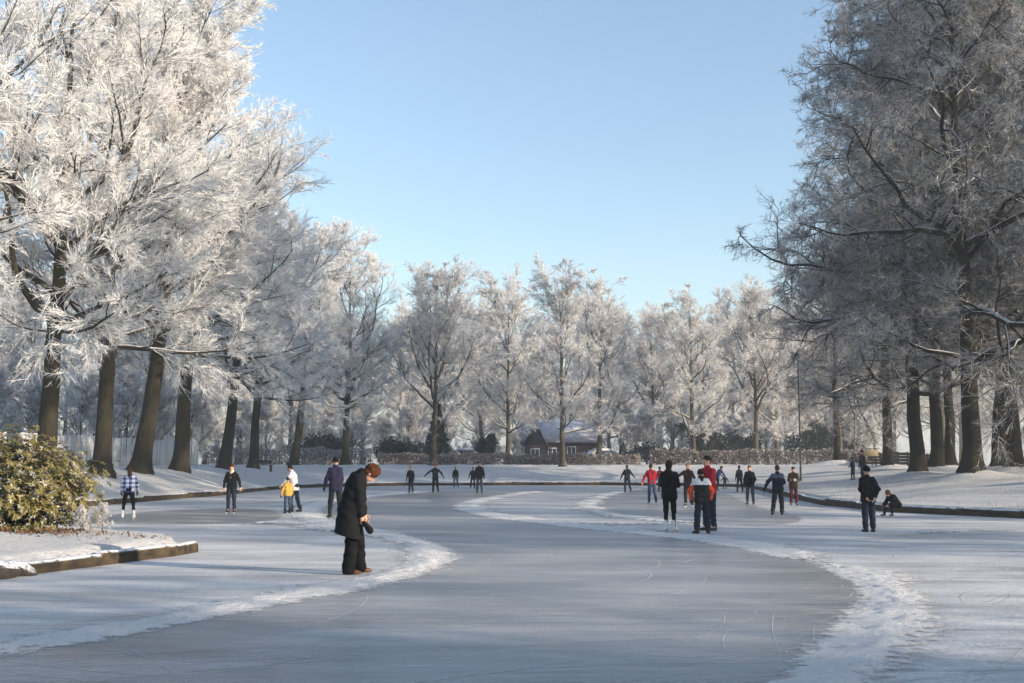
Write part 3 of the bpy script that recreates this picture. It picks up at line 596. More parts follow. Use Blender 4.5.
# the rhododendron on the spit
def bush():
    X, Y = -11.05, 25.2; z0 = gz(X, Y); rg = np.random.default_rng(3)
    root = thing('evergreen_bush', (X, Y, z0), 'olive green evergreen bush dusted with frost on the snowy spit', 'bush')
    nb = 190; C = []
    while len(C) < nb:
        p = rg.uniform(-1, 1, 3) * np.array([2.0, 1.6, 1.05]) + np.array([0, 0, 1.0])
        e = (p[0] / 2.0) ** 2 + (p[1] / 1.6) ** 2 + ((p[2] - .85) / 1.22) ** 2
        if .38 < e < .82 + .26 * math.sin(p[0] * 4.1 + p[2] * 3) * math.cos(p[1] * 3.7 + p[2] * 4.3) and p[2] > .15: C.append(p)
    C = np.array(C); st = MB()
    for p in C: st.tube([(p[0] * .12, p[1] * .12, -.05), (p[0] * .5, p[1] * .5, p[2] * .45), tuple(p)], [.03, .02, .008], 5)
    st.build('stems', M['wood_dark'], root)
    nw = 2500; k = rg.integers(0, nb, nw); out = unit(C[k] - np.array([0, 0, .5])); W = C[k] + rg.normal(0, .17, (nw, 3)); W[:, 2] = np.clip(W[:, 2], .08, 2.3)
    m = 9; a = np.tile(np.arange(m) * 2 * math.pi / m, (nw, 1)) + rg.uniform(0, 6, (nw, 1)); up = unit(out + np.array([0, 0, .6]) + rg.normal(0, .3, (nw, 3)))
    U = unit(np.cross(up, rg.normal(size=(nw, 3)))); V = np.cross(up, U)
    d = unit(np.cos(a)[..., None] * U[:, None] + np.sin(a)[..., None] * V[:, None] + up[:, None] * rg.uniform(-.35, .45, (nw, m, 1)))
    s = np.cross(np.broadcast_to(up[:, None], d.shape), d); s = unit(s); nrm = np.cross(d, s); L = rg.uniform(.08, .14, (nw, m, 1)); P = W[:, None]
    w = L * .20
    v = np.stack([P + d * .012, P + d * L * .45 + s * w, P + d * L, P + d * L * .45 - s * w, P + d * L * .5 - nrm * L * .09], 2).reshape(-1, 3)
    b = np.arange(nw * m)[:, None, None] * 5; f = np.array([[0, 4, 1], [1, 4, 2], [2, 4, 3], [3, 4, 0]]); obj('foliage', mesh_np('foliage', v, [(b + f[None]).reshape(-1, 3)]), M['rhodo'], root)
    n = 900; P = np.stack([rg.normal(.6, 1.3, n), rg.normal(-1.4, .45, n), np.zeros(n)], -1); keep = shore_dist(P[:, 0] + X, P[:, 1] + Y) > .4; P = P[keep]; P[:, 2] = ground_z(P[:, 0] + X, P[:, 1] + Y) - z0 + .015
    v, q = leaves(P, .09, rg, .5); v[:, 2] = np.maximum(v[:, 2], np.repeat(P[:, 2], 4) - .01)
    lo = obj('dead_leaf_litter', mesh_np('dead_leaf_litter', v + np.array([X, Y, z0]), [q]), M['litter']); tag(lo, 'brown dead leaves on snow below the evergreen bush', 'leaf litter', kind='stuff')
    # frosted twigs at the foot of the bush
    plant_tree('frosted_shrub', PS, -8.75, 24.6, 'small frosted leafless shrub at the foot of the evergreen bush', 'shrubs on the spit', .085, 1.0, cat='shrub')
    plant_tree('frosted_shrub', PS, -9.0, 24.0, 'small frosted leafless shrub at the foot of the evergreen bush', 'shrubs on the spit', .075, 3.0, cat='shrub')
bush()
def rock(px, py, sc, rot, label):
    bm = bmesh.new(); bmesh.ops.create_icosphere(bm, subdivisions=3, radius=.5)
    for v in bm.verts:
        n = math.sin(v.co.x * 9 + px) * math.cos(v.co.y * 7 + 1) * .07 + math.sin(v.co.z * 11 + v.co.x * 5) * .05; v.co *= 1 + n
        v.co.x *= .95; v.co.y *= .6; v.co.z *= .42
    me = bpy.data.meshes.new('stone'); bm.to_mesh(me); bm.free(); o = obj('stone', me, M['stone']); o.rotation_euler = rot; o.scale = (sc,) * 3
    x, y = on_ice(px, py); o.location = (x, y + .2, .15 * sc); tag(o, label, 'stone')
M['stone'] = simple('dark_stone', (.07, .055, .045), (.035, .03, .028), 6, .9, (.45, .75), .03)
rock(14, 577, .62, (.1, .35, .5), 'dark snow-topped stone at the broken end of the log edging')
rock(-8, 580, .8, (.0, .1, 1.2), 'larger dark stone beside the snow-topped stone at the log end')

# ------------------------------------------------------------------ pale fence on the left
def pale_fence():
    A = np.array([-31.5, 66.0]); B = np.array([-28.5, 104.0]); L = np.linalg.norm(B - A); d = (B - A) / L; z0 = gz(*A)
    root = thing('pale_fence', (A[0], A[1], z0), 'long pale grey board fence behind the leaning trees', 'fence'); root.rotation_euler = (0, 0, math.atan2(d[1], d[0]))
    w = .30; n = int(L / w); rr_ = random.Random(2); meshes = []
    for m in ('fence', 'fence2'):
        o = MB().box(0, w - .012, -.012, .012, -.1, 2.15).build('board', M[m], root, bevel=.004); meshes.append(o.data); o.location = (len(meshes) * w - w, 0, 0)
    for k in range(2, n):
        o = obj('board', meshes[0 if (k // 4 + k) % 3 or rr_.random() < .3 else 1], None, root); p = A + d * k * w
        o.location = (k * w, rr_.uniform(-.015, .015), gz(*p) - z0 + rr_.uniform(-.03, .03)); o.rotation_euler = (rr_.uniform(-.02, .02), 0, rr_.uniform(-.05, .05))
    pm = None
    for k in range(0, n + 1, 7):
        p = A + d * k * w
        if pm is None: o = MB().box(-.06, .06, .02, .14, -.1, 2.1).build('post', M['fence2'], root); pm = o.data
        else: o = obj('post', pm, None, root)
        o.location = (k * w, .03, gz(*p) - z0)
    for zz in (.5, 1.7):
        o = MB().box(0, n * w, .018, .06, zz, zz + .09).build('rail', M['fence2'], root); o.location = (0, .012, 0)
pale_fence()
def low_shrub(px, py, s, seed):
    x, y, z = on_land(px, py); rg = np.random.default_rng(seed); root = thing('low_shrub', (x, y, z), 'low dark clump of plants at the foot of the pale fence', 'shrub', 'low plants by the fence')
    P = rg.normal(size=(500, 3)) * np.array([.45, .3, .12]) * s + np.array([0, 0, .2 * s]); P[:, 2] = np.clip(P[:, 2], .02, 1); v, q = leaves(P, .14, rg, .5); obj('foliage', mesh_np('foliage', v, [q]), M['evergreen'], root)
    MB().tube([(0, 0, -.05), (0, .02, .2)], [.03, .01], 5).build('stems', M['wood_dark'], root)
for k, (X, Y) in enumerate(((-29.2, 72), (-29.0, 74.5), (-28.4, 78))):
    rg = np.random.default_rng(k); root = thing('low_shrub', (X, Y, gz(X, Y)), 'low dark clump of plants at the foot of the pale fence', 'shrub', 'low plants by the fence')
    P = rg.normal(size=(500, 3)) * np.array([.5, .35, .12]) + np.array([0, 0, .25]); P[:, 2] = np.clip(P[:, 2], .02, 1); v, q = leaves(P, .16, rg, .5); obj('foliage', mesh_np('foliage', v, [q]), M['evergreen'], root)
    MB().tube([(0, 0, -.05), (0, .02, .3)], [.03, .01], 5).build('stems', M['wood_dark'], root)

# small bench on the left bank
def bench():
    X = xat(263, 92); Y = 92; root = thing('park_bench', (X, Y, gz(X, Y)), 'small dark park bench on the snowy left bank between tree trunks', 'bench', rz=.5)
    MB().box(-.8, .8, -.22, .22, .42, .47).build('seat', M['wood_dark'], root, .008); MB().box(-.8, .8, .22, .26, .55, .85).build('backrest', M['wood_dark'], root, .008)
    for x in (-.65, .65): MB().box(x - .05, x + .05, -.2, .2, -.1, .42).box(x - .04, x + .04, .2, .25, .38, .8).build('leg', M['dark_metal'], root)
bench()
# ------------------------------------------------------------------ lamp post
def lamp_post():
    x, y, z = on_land(801, 481, 60, 110); root = thing('lamp_post', (x, y, z), 'tall slim dark green lamp post on the bank beside the edging', 'lamp post'); k = y / FPX; h = 124.5 * k
    MB().tube([(0, 0, -.2), (0, 0, 1.0), (0, 0, 1.02), (0, 0, h)], [.09, .09, .062, .04], 10).build('pole', M['dark_metal'], root, smooth=True)
    MB().tube([(0, 0, h - .05), (-.10, 0, h + .08), (-.30, 0, h + .10)], [.035, .03, .03], 8).build('arm', M['dark_metal'], root)
    hd = MB().hexa([(-.34, -.14, h - .05), (.12, -.14, h - .05), (.12, .14, h - .05), (-.34, .14, h - .05), (-.24, -.08, h + .19), (.06, -.08, h + .19), (.06, .08, h + .19), (-.24, .08, h + .19)]).build('lamp_head', M['dark_metal'], root, .01)
    MB().box(-.30, .08, -.11, .11, h - .09, h - .052).build('lamp_glass', M['white'], hd)
lamp_post()
# ------------------------------------------------------------------ low brown fence, notice board on the right
def low_fence():
    A = np.array([xat(842, 112), 112.0]); B = np.array([xat(950, 88), 88.0]); L = np.linalg.norm(B - A); d = (B - A) / L; root = thing('low_fence', (A[0], A[1], gz(*A)), 'low reddish brown board fence behind the dark trunks', 'fence'); root.rotation_euler = (0, 0, math.atan2(d[1], d[0]))
    n = int(L / 2.0); bd = pm = None
    for k in range(n + 1):
        p = A + d * 2 * k; dz = gz(*p) - gz(*A)
        if pm is None: o = MB().box(-.06, .06, -.06, .06, -.2, 1.2).build('post', M['wood_dark'], root); pm = o.data
        else: o = obj('post', pm, None, root)
        o.location = (2 * k, 0, dz)
        if k == n: break
        for j in range(4):
            if bd is None: o = MB().box(.065, 1.935, -.02, .02, 0, .24).build('board', M['wood_red'], root, .006); bd = o.data
            else: o = obj('board', bd, None, root)
            o.location = (2 * k, 0, dz + .08 + j * .265)
low_fence()
def notice():
    Y = 98; X = xat(871, Y); z = gz(X, Y); root = thing('notice_board', (X, Y, z), 'beige notice board on two posts behind the low bank', 'sign'); k = Y / FPX; zt = CAM_H - z + (464 - 449) * k
    for x in (-.45, .45): MB().box(x - .05, x + .05, -.05, .05, -.2, zt).build('post', M['wood_dark'], root)
    MB().box(-.62, .62, -.09, -.052, zt - .62, zt - .08).build('panel', M['beige'], root, .008); MB().box(-.7, .7, -.2, .2, zt + .002, zt + .07).build('cap', M['wood_dark'], root, .01)
notice()
# ------------------------------------------------------------------ cottage
def cottage():
    Y = 150; s = Y / FPX; X = xat(560, Y); z = gz(X, Y); root = thing('brick_cottage', (X, Y, z), 'brown brick cottage with snowy roof and dark gable behind the hedge', 'house')
    wx = 5.3; D = 7; eh = 3.0; rh = 5.9
    w = MB().box(-wx, wx, 0, D, -.3, eh).build('wall', M['brick'], root)
    mb = MB(); mb.v = [(-wx - .3, -.5, eh - .1), (wx + .3, -.5, eh - .1), (wx + .3, D / 2, rh), (-wx - .3, D / 2, rh), (-wx - .3, D + .5, eh - .1), (wx + .3, D + .5, eh - .1),
                       (-wx - .3, -.5, eh + .1), (wx + .3, -.5, eh + .1), (wx + .3, D / 2, rh + .22), (-wx - .3, D / 2, rh + .22), (-wx - .3, D + .5, eh + .1), (wx + .3, D + .5, eh + .1)]
    mb.q = [[6, 7, 8, 9], [9, 8, 11, 10], [1, 0, 3, 2], [2, 3, 4, 5], [0, 1, 7, 6], [5, 4, 10, 11]]; mb.q += [[0, 6, 9, 3], [3, 9, 10, 4], [2, 8, 7, 1], [5, 11, 8, 2]]
    rf = mb.build('roof', M['roof'], root); MB().box(3.6, 4.3, D / 2 - .35, D / 2 + .35, rh - .3, rh + 1.1).build('chimney', M['brick'], rf)
    for x in (-wx + .002, wx - .002):
        g = MB(); g.v = [(x - .1, .05, eh - .05), (x + .1, .05, eh - .05), (x + .1, D - .05, eh - .05), (x - .1, D - .05, eh - .05), (x - .1, D / 2, rh), (x + .1, D / 2, rh)]; g.q = [[0, 3, 2, 1], [0, 1, 5, 4], [2, 3, 4, 5]]; g.t = [[0, 4, 3], [1, 2, 5]]; g.build('gable', M['brick'], root)
    # front wing with steep dark gable, towards the left
    cx = -3.3; hw = 1.45; top = 5.6
    MB().box(cx - hw, cx + hw, -1.6, -.003, -.3, 2.6).build('wing_wall', M['brick'], root)
    g = MB(); g.v = [(cx - hw, -1.62, 2.6), (cx + hw, -1.62, 2.6), (cx, -1.62, top), (cx - hw, -1.5, 2.6), (cx + hw, -1.5, 2.6), (cx, -1.5, top)]; g.t = [[0, 1, 2], [4, 3, 5]]; g.q = [[1, 0, 3, 4], [0, 2, 5, 3], [2, 1, 4, 5]]; g.build('wing_gable', M['wood_dark'], root)
    for sx in (-1, 1):
        x0 = cx + sx * (hw + .35); g = MB().hexa([(x0, -1.75, 2.1), (x0, 2.2, 2.1), (cx, 2.2, top + .12), (cx, -1.75, top + .12), (x0, -1.75, 2.28), (x0, 2.2, 2.28), (cx, 2.2, top + .36), (cx, -1.75, top + .36)]); rg_ = g.build('wing_roof', M['roof'], root)
        bm = bmesh.new(); bm.from_mesh(rg_.data); bmesh.ops.recalc_face_normals(bm, faces=bm.faces[:]); bm.to_mesh(rg_.data); bm.free()
    def win(x0, x1, z0, z1, y):
        f = MB().box(x0, x1, y - .06, y, z0, z0 + .12).box(x0, x1, y - .06, y, z1 - .12, z1).box(x0, x0 + .12, y - .06, y, z0 + .121, z1 - .121).box(x1 - .12, x1, y - .06, y, z0 + .121, z1 - .121).box((x0 + x1) / 2 - .05, (x0 + x1) / 2 + .05, y - .05, y, z0 + .121, z1 - .121).build('window', M['white'], root)
        MB().box(x0 + .121, (x0 + x1) / 2 - .051, y - .03, y - .012, z0 + .121, z1 - .121).build('pane', M['glass'], f); MB().box((x0 + x1) / 2 + .051, x1 - .121, y - .03, y - .012, z0 + .121, z1 - .121).build('pane', M['glass'], f)
    win(.9, 2.1, .9, 2.5, -.003); win(-1.6, -.4, .9, 2.3, -.003); win(cx - .6, cx + .6, .9, 2.2, -1.602)
    dr = MB().box(3.4, 4.3, -.05, -.003, -.1, 2.05).build('door', M['wood_dark'], root); MB().box(3.5, 3.56, -.09, -.052, .95, 1.1).build('handle', M['dark_metal'], dr)
cottage()
# ------------------------------------------------------------------ snow-covered cars behind the hedge
def car(px, Y, rz, label):
    X = xat(px, Y); root = thing('parked_car', (X, Y, gz(X, Y)), label, 'car', 'cars parked behind the hedge', rz, 1.22)
    prof = [(-2.1, .35), (-2.15, .85), (-1.9, 1.0), (-1.45, 1.45), (-.2, 1.52), (.45, 1.42), (1.05, 1.0), (1.95, .85), (2.1, .6), (2.08, .35)]
    v = []; q = []; n = len(prof)
    for y, k in ((-.86, 1), (.86, 1)):
        for x, z in prof: v.append((x, y * (.82 if z > 1.1 else 1), z))
    for i in range(n): j = (i + 1) % n; q.append([i, j, n + j, n + i])
    bm = bmesh.new(); vv = [bm.verts.new(p) for p in v]
    for f in q: bm.faces.new([vv[i] for i in f])
    bm.faces.new(vv[:n][::-1]); bm.faces.new(vv[n:]); bmesh.ops.recalc_face_normals(bm, faces=bm.faces[:]); bmesh.ops.bevel(bm, geom=bm.edges[:], offset=.05, segments=2, affect='EDGES')
    me = bpy.data.meshes.new('body'); bm.to_mesh(me); bm.free(); obj('body', me, M['car'], root)
    for y in (-1, 1): MB().hexa([(-1.45, y * .84, 1.02), (.85, y * .84, 1.02), (.85, y * .87, 1.02), (-1.45, y * .87, 1.02), (-1.15, y * .715, 1.4), (.4, y * .715, 1.4), (.4, y * .76, 1.4), (-1.15, y * .76, 1.4)]).build('side_window', M['glass'], root)
    for x in (-1.3, 1.3):
        for y in (-.85, .85): MB().tube([(x, y - .1, .32), (x, y + .1, .32)], [.32, .32], 16).build('wheel', M['tyre'], root)
    MB().box(-1.2, .35, -.62, .62, 1.50, 1.62).build('snow_cover', M['ridge'], root, .05)
    for y in (-.6, .6): MB().box(2.06, 2.13, y - .15, y + .15, .62, .74).build('headlight', M['white'], root)
car(450, 131, .1, 'snow-covered car behind the hedge, beside the tall dark evergreen'); car(469, 134, .0, 'snow-covered car behind the hedge, beside the small dark evergreen'); car(606, 136, .2, 'snow-covered car behind the hedge by the cottage corner')

# ------------------------------------------------------------------ dry grass poking through the snow
def dry_grass():
    rg = np.random.default_rng(12); n = 60000; x = rg.uniform(-30, 36, n); y = rg.uniform(16, 118, n); sd_ = shore_dist(x, y)
    cl = np.sin(x * 1.1 + 2 * np.sin(y * .35)) * np.cos(y * .8 + x * .3) + .5 * np.sin(x * 3.1 + y * 2.3)
    k = (sd_ > .45) & (sd_ < 14) & (cl > .62 + .05 * sd_) ; x, y = x[k], y[k]; z = ground_z(x, y)
    p = np.stack([x, y, z - .02], -1); d = unit(rg.normal(0, .45, p.shape) + np.array([0, 0, 1.0])); L = rg.uniform(.07, .22, (len(p), 1))
    P = np.stack([p, p + d * L], 1); v, q = strips(P, np.array([[.014, .004]]) * np.ones((len(p), 1)), rg)
    tag(obj('dry_grass', mesh_np('dry_grass', v, [q]), M['grass']), 'dry frosted grass blades poking through the snowy banks', 'grass', kind='stuff')
M['grass'] = leaf_mat('dry_grass_blades', (.26, .20, .11), (.18, .14, .08), .50, .64, .2)
dry_grass()
# ------------------------------------------------------------------ haze
def haze():
    m = bpy.data.materials.new('winter_haze'); m.use_nodes = True; n = m.node_tree.nodes; n.clear(); o_ = n.new('ShaderNodeOutputMaterial'); v = n.new('ShaderNodeVolumePrincipled')
    v.inputs['Color'].default_value = (.93, .95, 1.0, 1); v.inputs['Density'].default_value = HAZE; v.inputs['Anisotropy'].default_value = .2; m.node_tree.links.new(v.outputs[0], o_.inputs['Volume'])
    o = MB().box(-1750, 1760, -1750, 2000, -1.6, 46).build('haze', m); tag(o, kind='stuff')
HAZE = .0011
haze()
# ------------------------------------------------------------------ people
def snet(f, lo, hi, h):
    """surface nets: mesh of the zero level of f on a grid"""
    ax = [np.arange(lo[i] - 2 * h, hi[i] + 2.5 * h, h) for i in range(3)]
    Gd = np.stack(np.meshgrid(*ax, indexing='ij'), -1); sh = Gd.shape[:3]
    val, idp = f(Gd.reshape(-1, 3)); val = val.reshape(sh); neg = val < 0
    C = [(a, b, c) for a in (0, 1) for b in (0, 1) for c in (0, 1)]
    sl = lambda A, o: A[o[0]:sh[0] - 1 + o[0], o[1]:sh[1] - 1 + o[1], o[2]:sh[2] - 1 + o[2]]
    cnt = sum(sl(neg, o).astype(np.int8) for o in C); act = (cnt > 0) & (cnt < 8)
    I = np.argwhere(act); num = -np.ones(act.shape, int); num[act] = np.arange(len(I))
    acc = np.zeros((len(I), 3)); ct = np.zeros(len(I))
    for a in C:
        for k in range(3):
            if a[k]: continue
            b = list(a); b[k] = 1; v0 = val[tuple((I + a).T)]; v1 = val[tuple((I + b).T)]; m = (v0 < 0) != (v1 < 0)
            t = np.where(m, v0 / np.where(m, v0 - v1, 1), 0); p = np.array(a, float)[None] + np.eye(3)[k][None] * t[:, None]; acc[m] += p[m]; ct[m] += 1
    V = (I + acc / ct[:, None]) * h + np.array([a[0] for a in ax]); Q = []
    for k in range(3):
        u, w = (k + 1) % 3, (k + 2) % 3; n0 = neg.take(range(sh[k] - 1), k); n1 = neg.take(range(1, sh[k]), k); E = np.argwhere(n0 != n1)
        E = E[(E[:, u] > 0) & (E[:, w] > 0) & (E[:, u] < sh[u] - 1) & (E[:, w] < sh[w] - 1)]; flip = n0[tuple(E.T)]
        eu, ew = np.eye(3, dtype=int)[u], np.eye(3, dtype=int)[w]; c = [E - eu - ew, E - ew, E, E - eu]; q = np.stack([num[tuple(x.T)] for x in c], -1)
        Q.append(np.where(flip[:, None], q, q[:, ::-1]))
    return V, np.concatenate(Q)
class Shape:
    def __init__(s, k=.035, fold=0.0): s.p = []; s.k = k; s.cuts = []; s.fold = fold
    def cone(s, a, b, r1, r2, zone=0): s.p.append(('c', np.array(a, float), np.array(b, float), r1, r2, zone)); return s
    def ell(s, c, r, B=None, zone=0): s.p.append(('e', np.array(c, float), np.array(r, float), B, None, zone)); return s
    def dist(s, p, P):
        if p[0] == 'c':
            a, b = p[1], p[2]; d = b - a; t = np.clip(((P - a) @ d) / max(d @ d, 1e-9), 0, 1); return np.linalg.norm(P - a - t[:, None] * d, axis=1) - (p[3] + (p[4] - p[3]) * t)
        q = P - p[1]
        if p[3] is not None: q = q @ p[3].T
        k0 = np.linalg.norm(q / p[2], axis=1); k1 = np.linalg.norm(q / p[2] ** 2, axis=1); return k0 * (k0 - 1) / np.maximum(k1, 1e-6)
    def __call__(s, P):
        d = None
        for p in s.p:
            x = s.dist(p, P)
            if d is None: d = x
            else:
                h = np.clip(.5 + .5 * (x - d) / s.k, 0, 1); d = x * (1 - h) + d * h - s.k * h * (1 - h)
        if s.fold:
            x, y, z = P.T; d = d + s.fold * (np.sin(38 * z + 9 * x + 3 * np.sin(11 * y + 7 * x)) * .6 + np.sin(21 * x - 26 * z + 4 * np.sin(9 * z)) * .5 + np.sin(30 * y + 17 * z) * .4)
        for n, c in s.cuts: d = np.maximum(d, P @ np.array(n) - c)
        return d, None
    def zones(s, P): return np.array([p[5] for p in s.p])[np.argmin(np.stack([s.dist(p, P) for p in s.p]), 0)]
    def bounds(s):
        lo = np.full(3, 1e9); hi = -lo
        for p in s.p:
            for c, r in (((p[1], p[3]), (p[2], p[4])) if p[0] == 'c' else ((p[1], p[2].max()),)): lo = np.minimum(lo, c - r); hi = np.maximum(hi, c + r)
        return lo, hi
    def mesh(s, name, h, mats, scale=1.0, zonef=None, extra=None, jitter=0.0):
        lo, hi = s.bounds(); V, Q = snet(s, lo, hi, h); fc = V[Q].mean(1); z = s.zones(fc)
        if zonef is not None: z = zonef(fc, z)
        if jitter: V = V + np.random.default_rng(1).normal(0, jitter, V.shape)
        F = [Q]; zz = [z]
        if extra:
            for ev, eq, ez in extra: F.append(eq + len(V)); V = np.concatenate([V, ev]); zz.append(np.full(len(eq), ez))
        fo = sorted(range(len(F)), key=lambda i: 0)
        me = mesh_np(name, V * scale, [F[i] for i in fo], True)
        for m in mats: me.materials.append(m)
        zc = np.concatenate([zz[i] for i in fo]).astype(np.int32)
        if len(zc) == len(me.polygons): me.polygons.foreach_set('material_index', np.minimum(zc, len(mats) - 1))
        me.update(); return me
def cloth(name, c, c2=None, scale=14, rough=.85): return simple(name, c, c2 or tuple(x * .75 for x in c), scale, rough, None, .0015, spec=.15)
K = {'skin': simple('skin', (.52, .30, .21), (.46, .25, .18), 9, .6), 'eye': simple('eye_dark', (.03, .025, .02), None, 5, .3), 'lip': simple('lip', (.38, .14, .12), None, 5, .5),
     'black': cloth('black_cloth', (.0045, .0045, .0055)), 'black2': cloth('soft_black_cloth', (.008, .008, .0095)), 'navy': cloth('navy_cloth', (.009, .013, .028)), 'purple': cloth('purple_navy_cloth', (.018, .016, .042)),
     'jeans': cloth('blue_denim', (.035, .055, .10), (.055, .08, .13), 25), 'jeansd': cloth('dark_denim', (.011, .016, .03), (.02, .026, .04), 25), 'jeansg': cloth('grey_denim', (.045, .056, .07), (.075, .09, .105), 25), 'grey': cloth('grey_cloth', (.06, .063, .062)),
     'charcoal': cloth('charcoal_cloth', (.017, .0175, .018)), 'red': cloth('red_cloth', (.36, .016, .028)), 'orange': cloth('orange_red_cloth', (.75, .10, .03)), 'white': cloth('white_cloth', (.72, .71, .72)), 'cream': cloth('cream_fleece', (.66, .58, .44), None, 30),
     'yellow': cloth('mustard_cloth', (.50, .30, .06)), 'brown': cloth('brown_cloth', (.04, .025, .018)), 'green': cloth('dark_green_cloth', (.014, .019, .014)), 'blue': cloth('blue_cloth', (.04, .09, .20)), 'slate': cloth('slate_blue_cloth', (.085, .11, .145)), 'darkred': cloth('dark_red_cloth', (.075, .012, .015)),
     'hair_b': cloth('dark_hair', (.015, .011, .009), None, 40), 'hair_r': cloth('reddish_hair', (.085, .030, .013), (.04, .015, .007), 40), 'hair_br': cloth('brown_hair', (.07, .038, .02), None, 40), 'hair_l': cloth('light_hair', (.30, .16, .07), None, 40), 'redhat': cloth('red_knit', (.55, .06, .03)),
     'steel': simple('blade_steel', (.5, .5, .52), (.4, .4, .42), 9, .25, spec=.6), 'bootw': simple('white_leather', (.72, .71, .68), (.6, .6, .58), 8, .5), 'bootb': simple('black_leather', (.014, .013, .013), None, 8, .5), 'bootbr': simple('brown_leather', (.10, .045, .022), None, 8, .5)}
def plaid():
    m, n, l, b = new_mat('checked_blue_white_cloth'); b.inputs['Roughness'].default_value = .85; v = coords(n, l); s = n.new('ShaderNodeSeparateXYZ'); l.new(v, s.inputs[0]); fs = []
    for o_, k in (('X', 34), ('Z', 44)): fs.append(math_node(n, l, 'GREATER_THAN', math_node(n, l, 'SINE', math_node(n, l, 'MULTIPLY', s.outputs[o_], k)), .1))
    f = math_node(n, l, 'MULTIPLY', math_node(n, l, 'ADD', fs[0], fs[1]), .5); l.new(ramp(n, l, f, [(0, (.72, .72, .76)), (.5, (.25, .28, .48)), (1, (.025, .03, .10))]).outputs[0], b.inputs['Base Color']); return m
K['plaid'] = plaid()
def dirv(f, o, sx): f, o = R(f), R(o); return np.array([sx * math.sin(o), math.sin(f) * math.cos(o), -math.cos(f) * math.cos(o)])
def hand_geo(curl):
    b = MB(); b.tube([(0, 0, .02), (0, 0, -.03), (0, 0, -.085)], [.026, .036, .034], 8)
    for k, (y, L) in enumerate(((-.030, .060), (-.010, .072), (.010, .078), (.030, .070))):
        c = curl; b.tube([(0, y * .8, -.075), (-.010 * c, y, -.08 - L * .42), (-.030 * c, y, -.08 - L * (.82 - .15 * c)), (-.055 * c, y, -.08 - L * (1 - .35 * c))], [.0115, .0105, .0095, .007], 6)
    b.tube([(0, .028, -.02), (-.012, .058, -.05), (-.022, .062, -.085)], [.014, .012, .009], 6)
    return np.array(b.v), np.array(b.q), np.array(b.t)
HV, HQ, HT = hand_geo(1.0)
def shoe_mesh(mat, tall):
    s = Shape(.03); s.cone((0, -.055, -.055), (0, .10, -.062), .042, .036).cone((0, .10, -.062), (0, .165, -.066), .038, .028).cone((0, -.03, -.02), (0, -.035, tall), .05, .052); s.cuts.append(((0, 0, -1), .09))
    return s.mesh('shoe', .014, [mat])
SHOES = {}
def blade_mesh():
    b = MB().box(-.004, .004, -.11, .19, -.142, -.118)
    for y in (-.06, .09): b.box(-.010, .010, y - .02, y + .02, -.1179, -.085)
    return b
BLADE = None
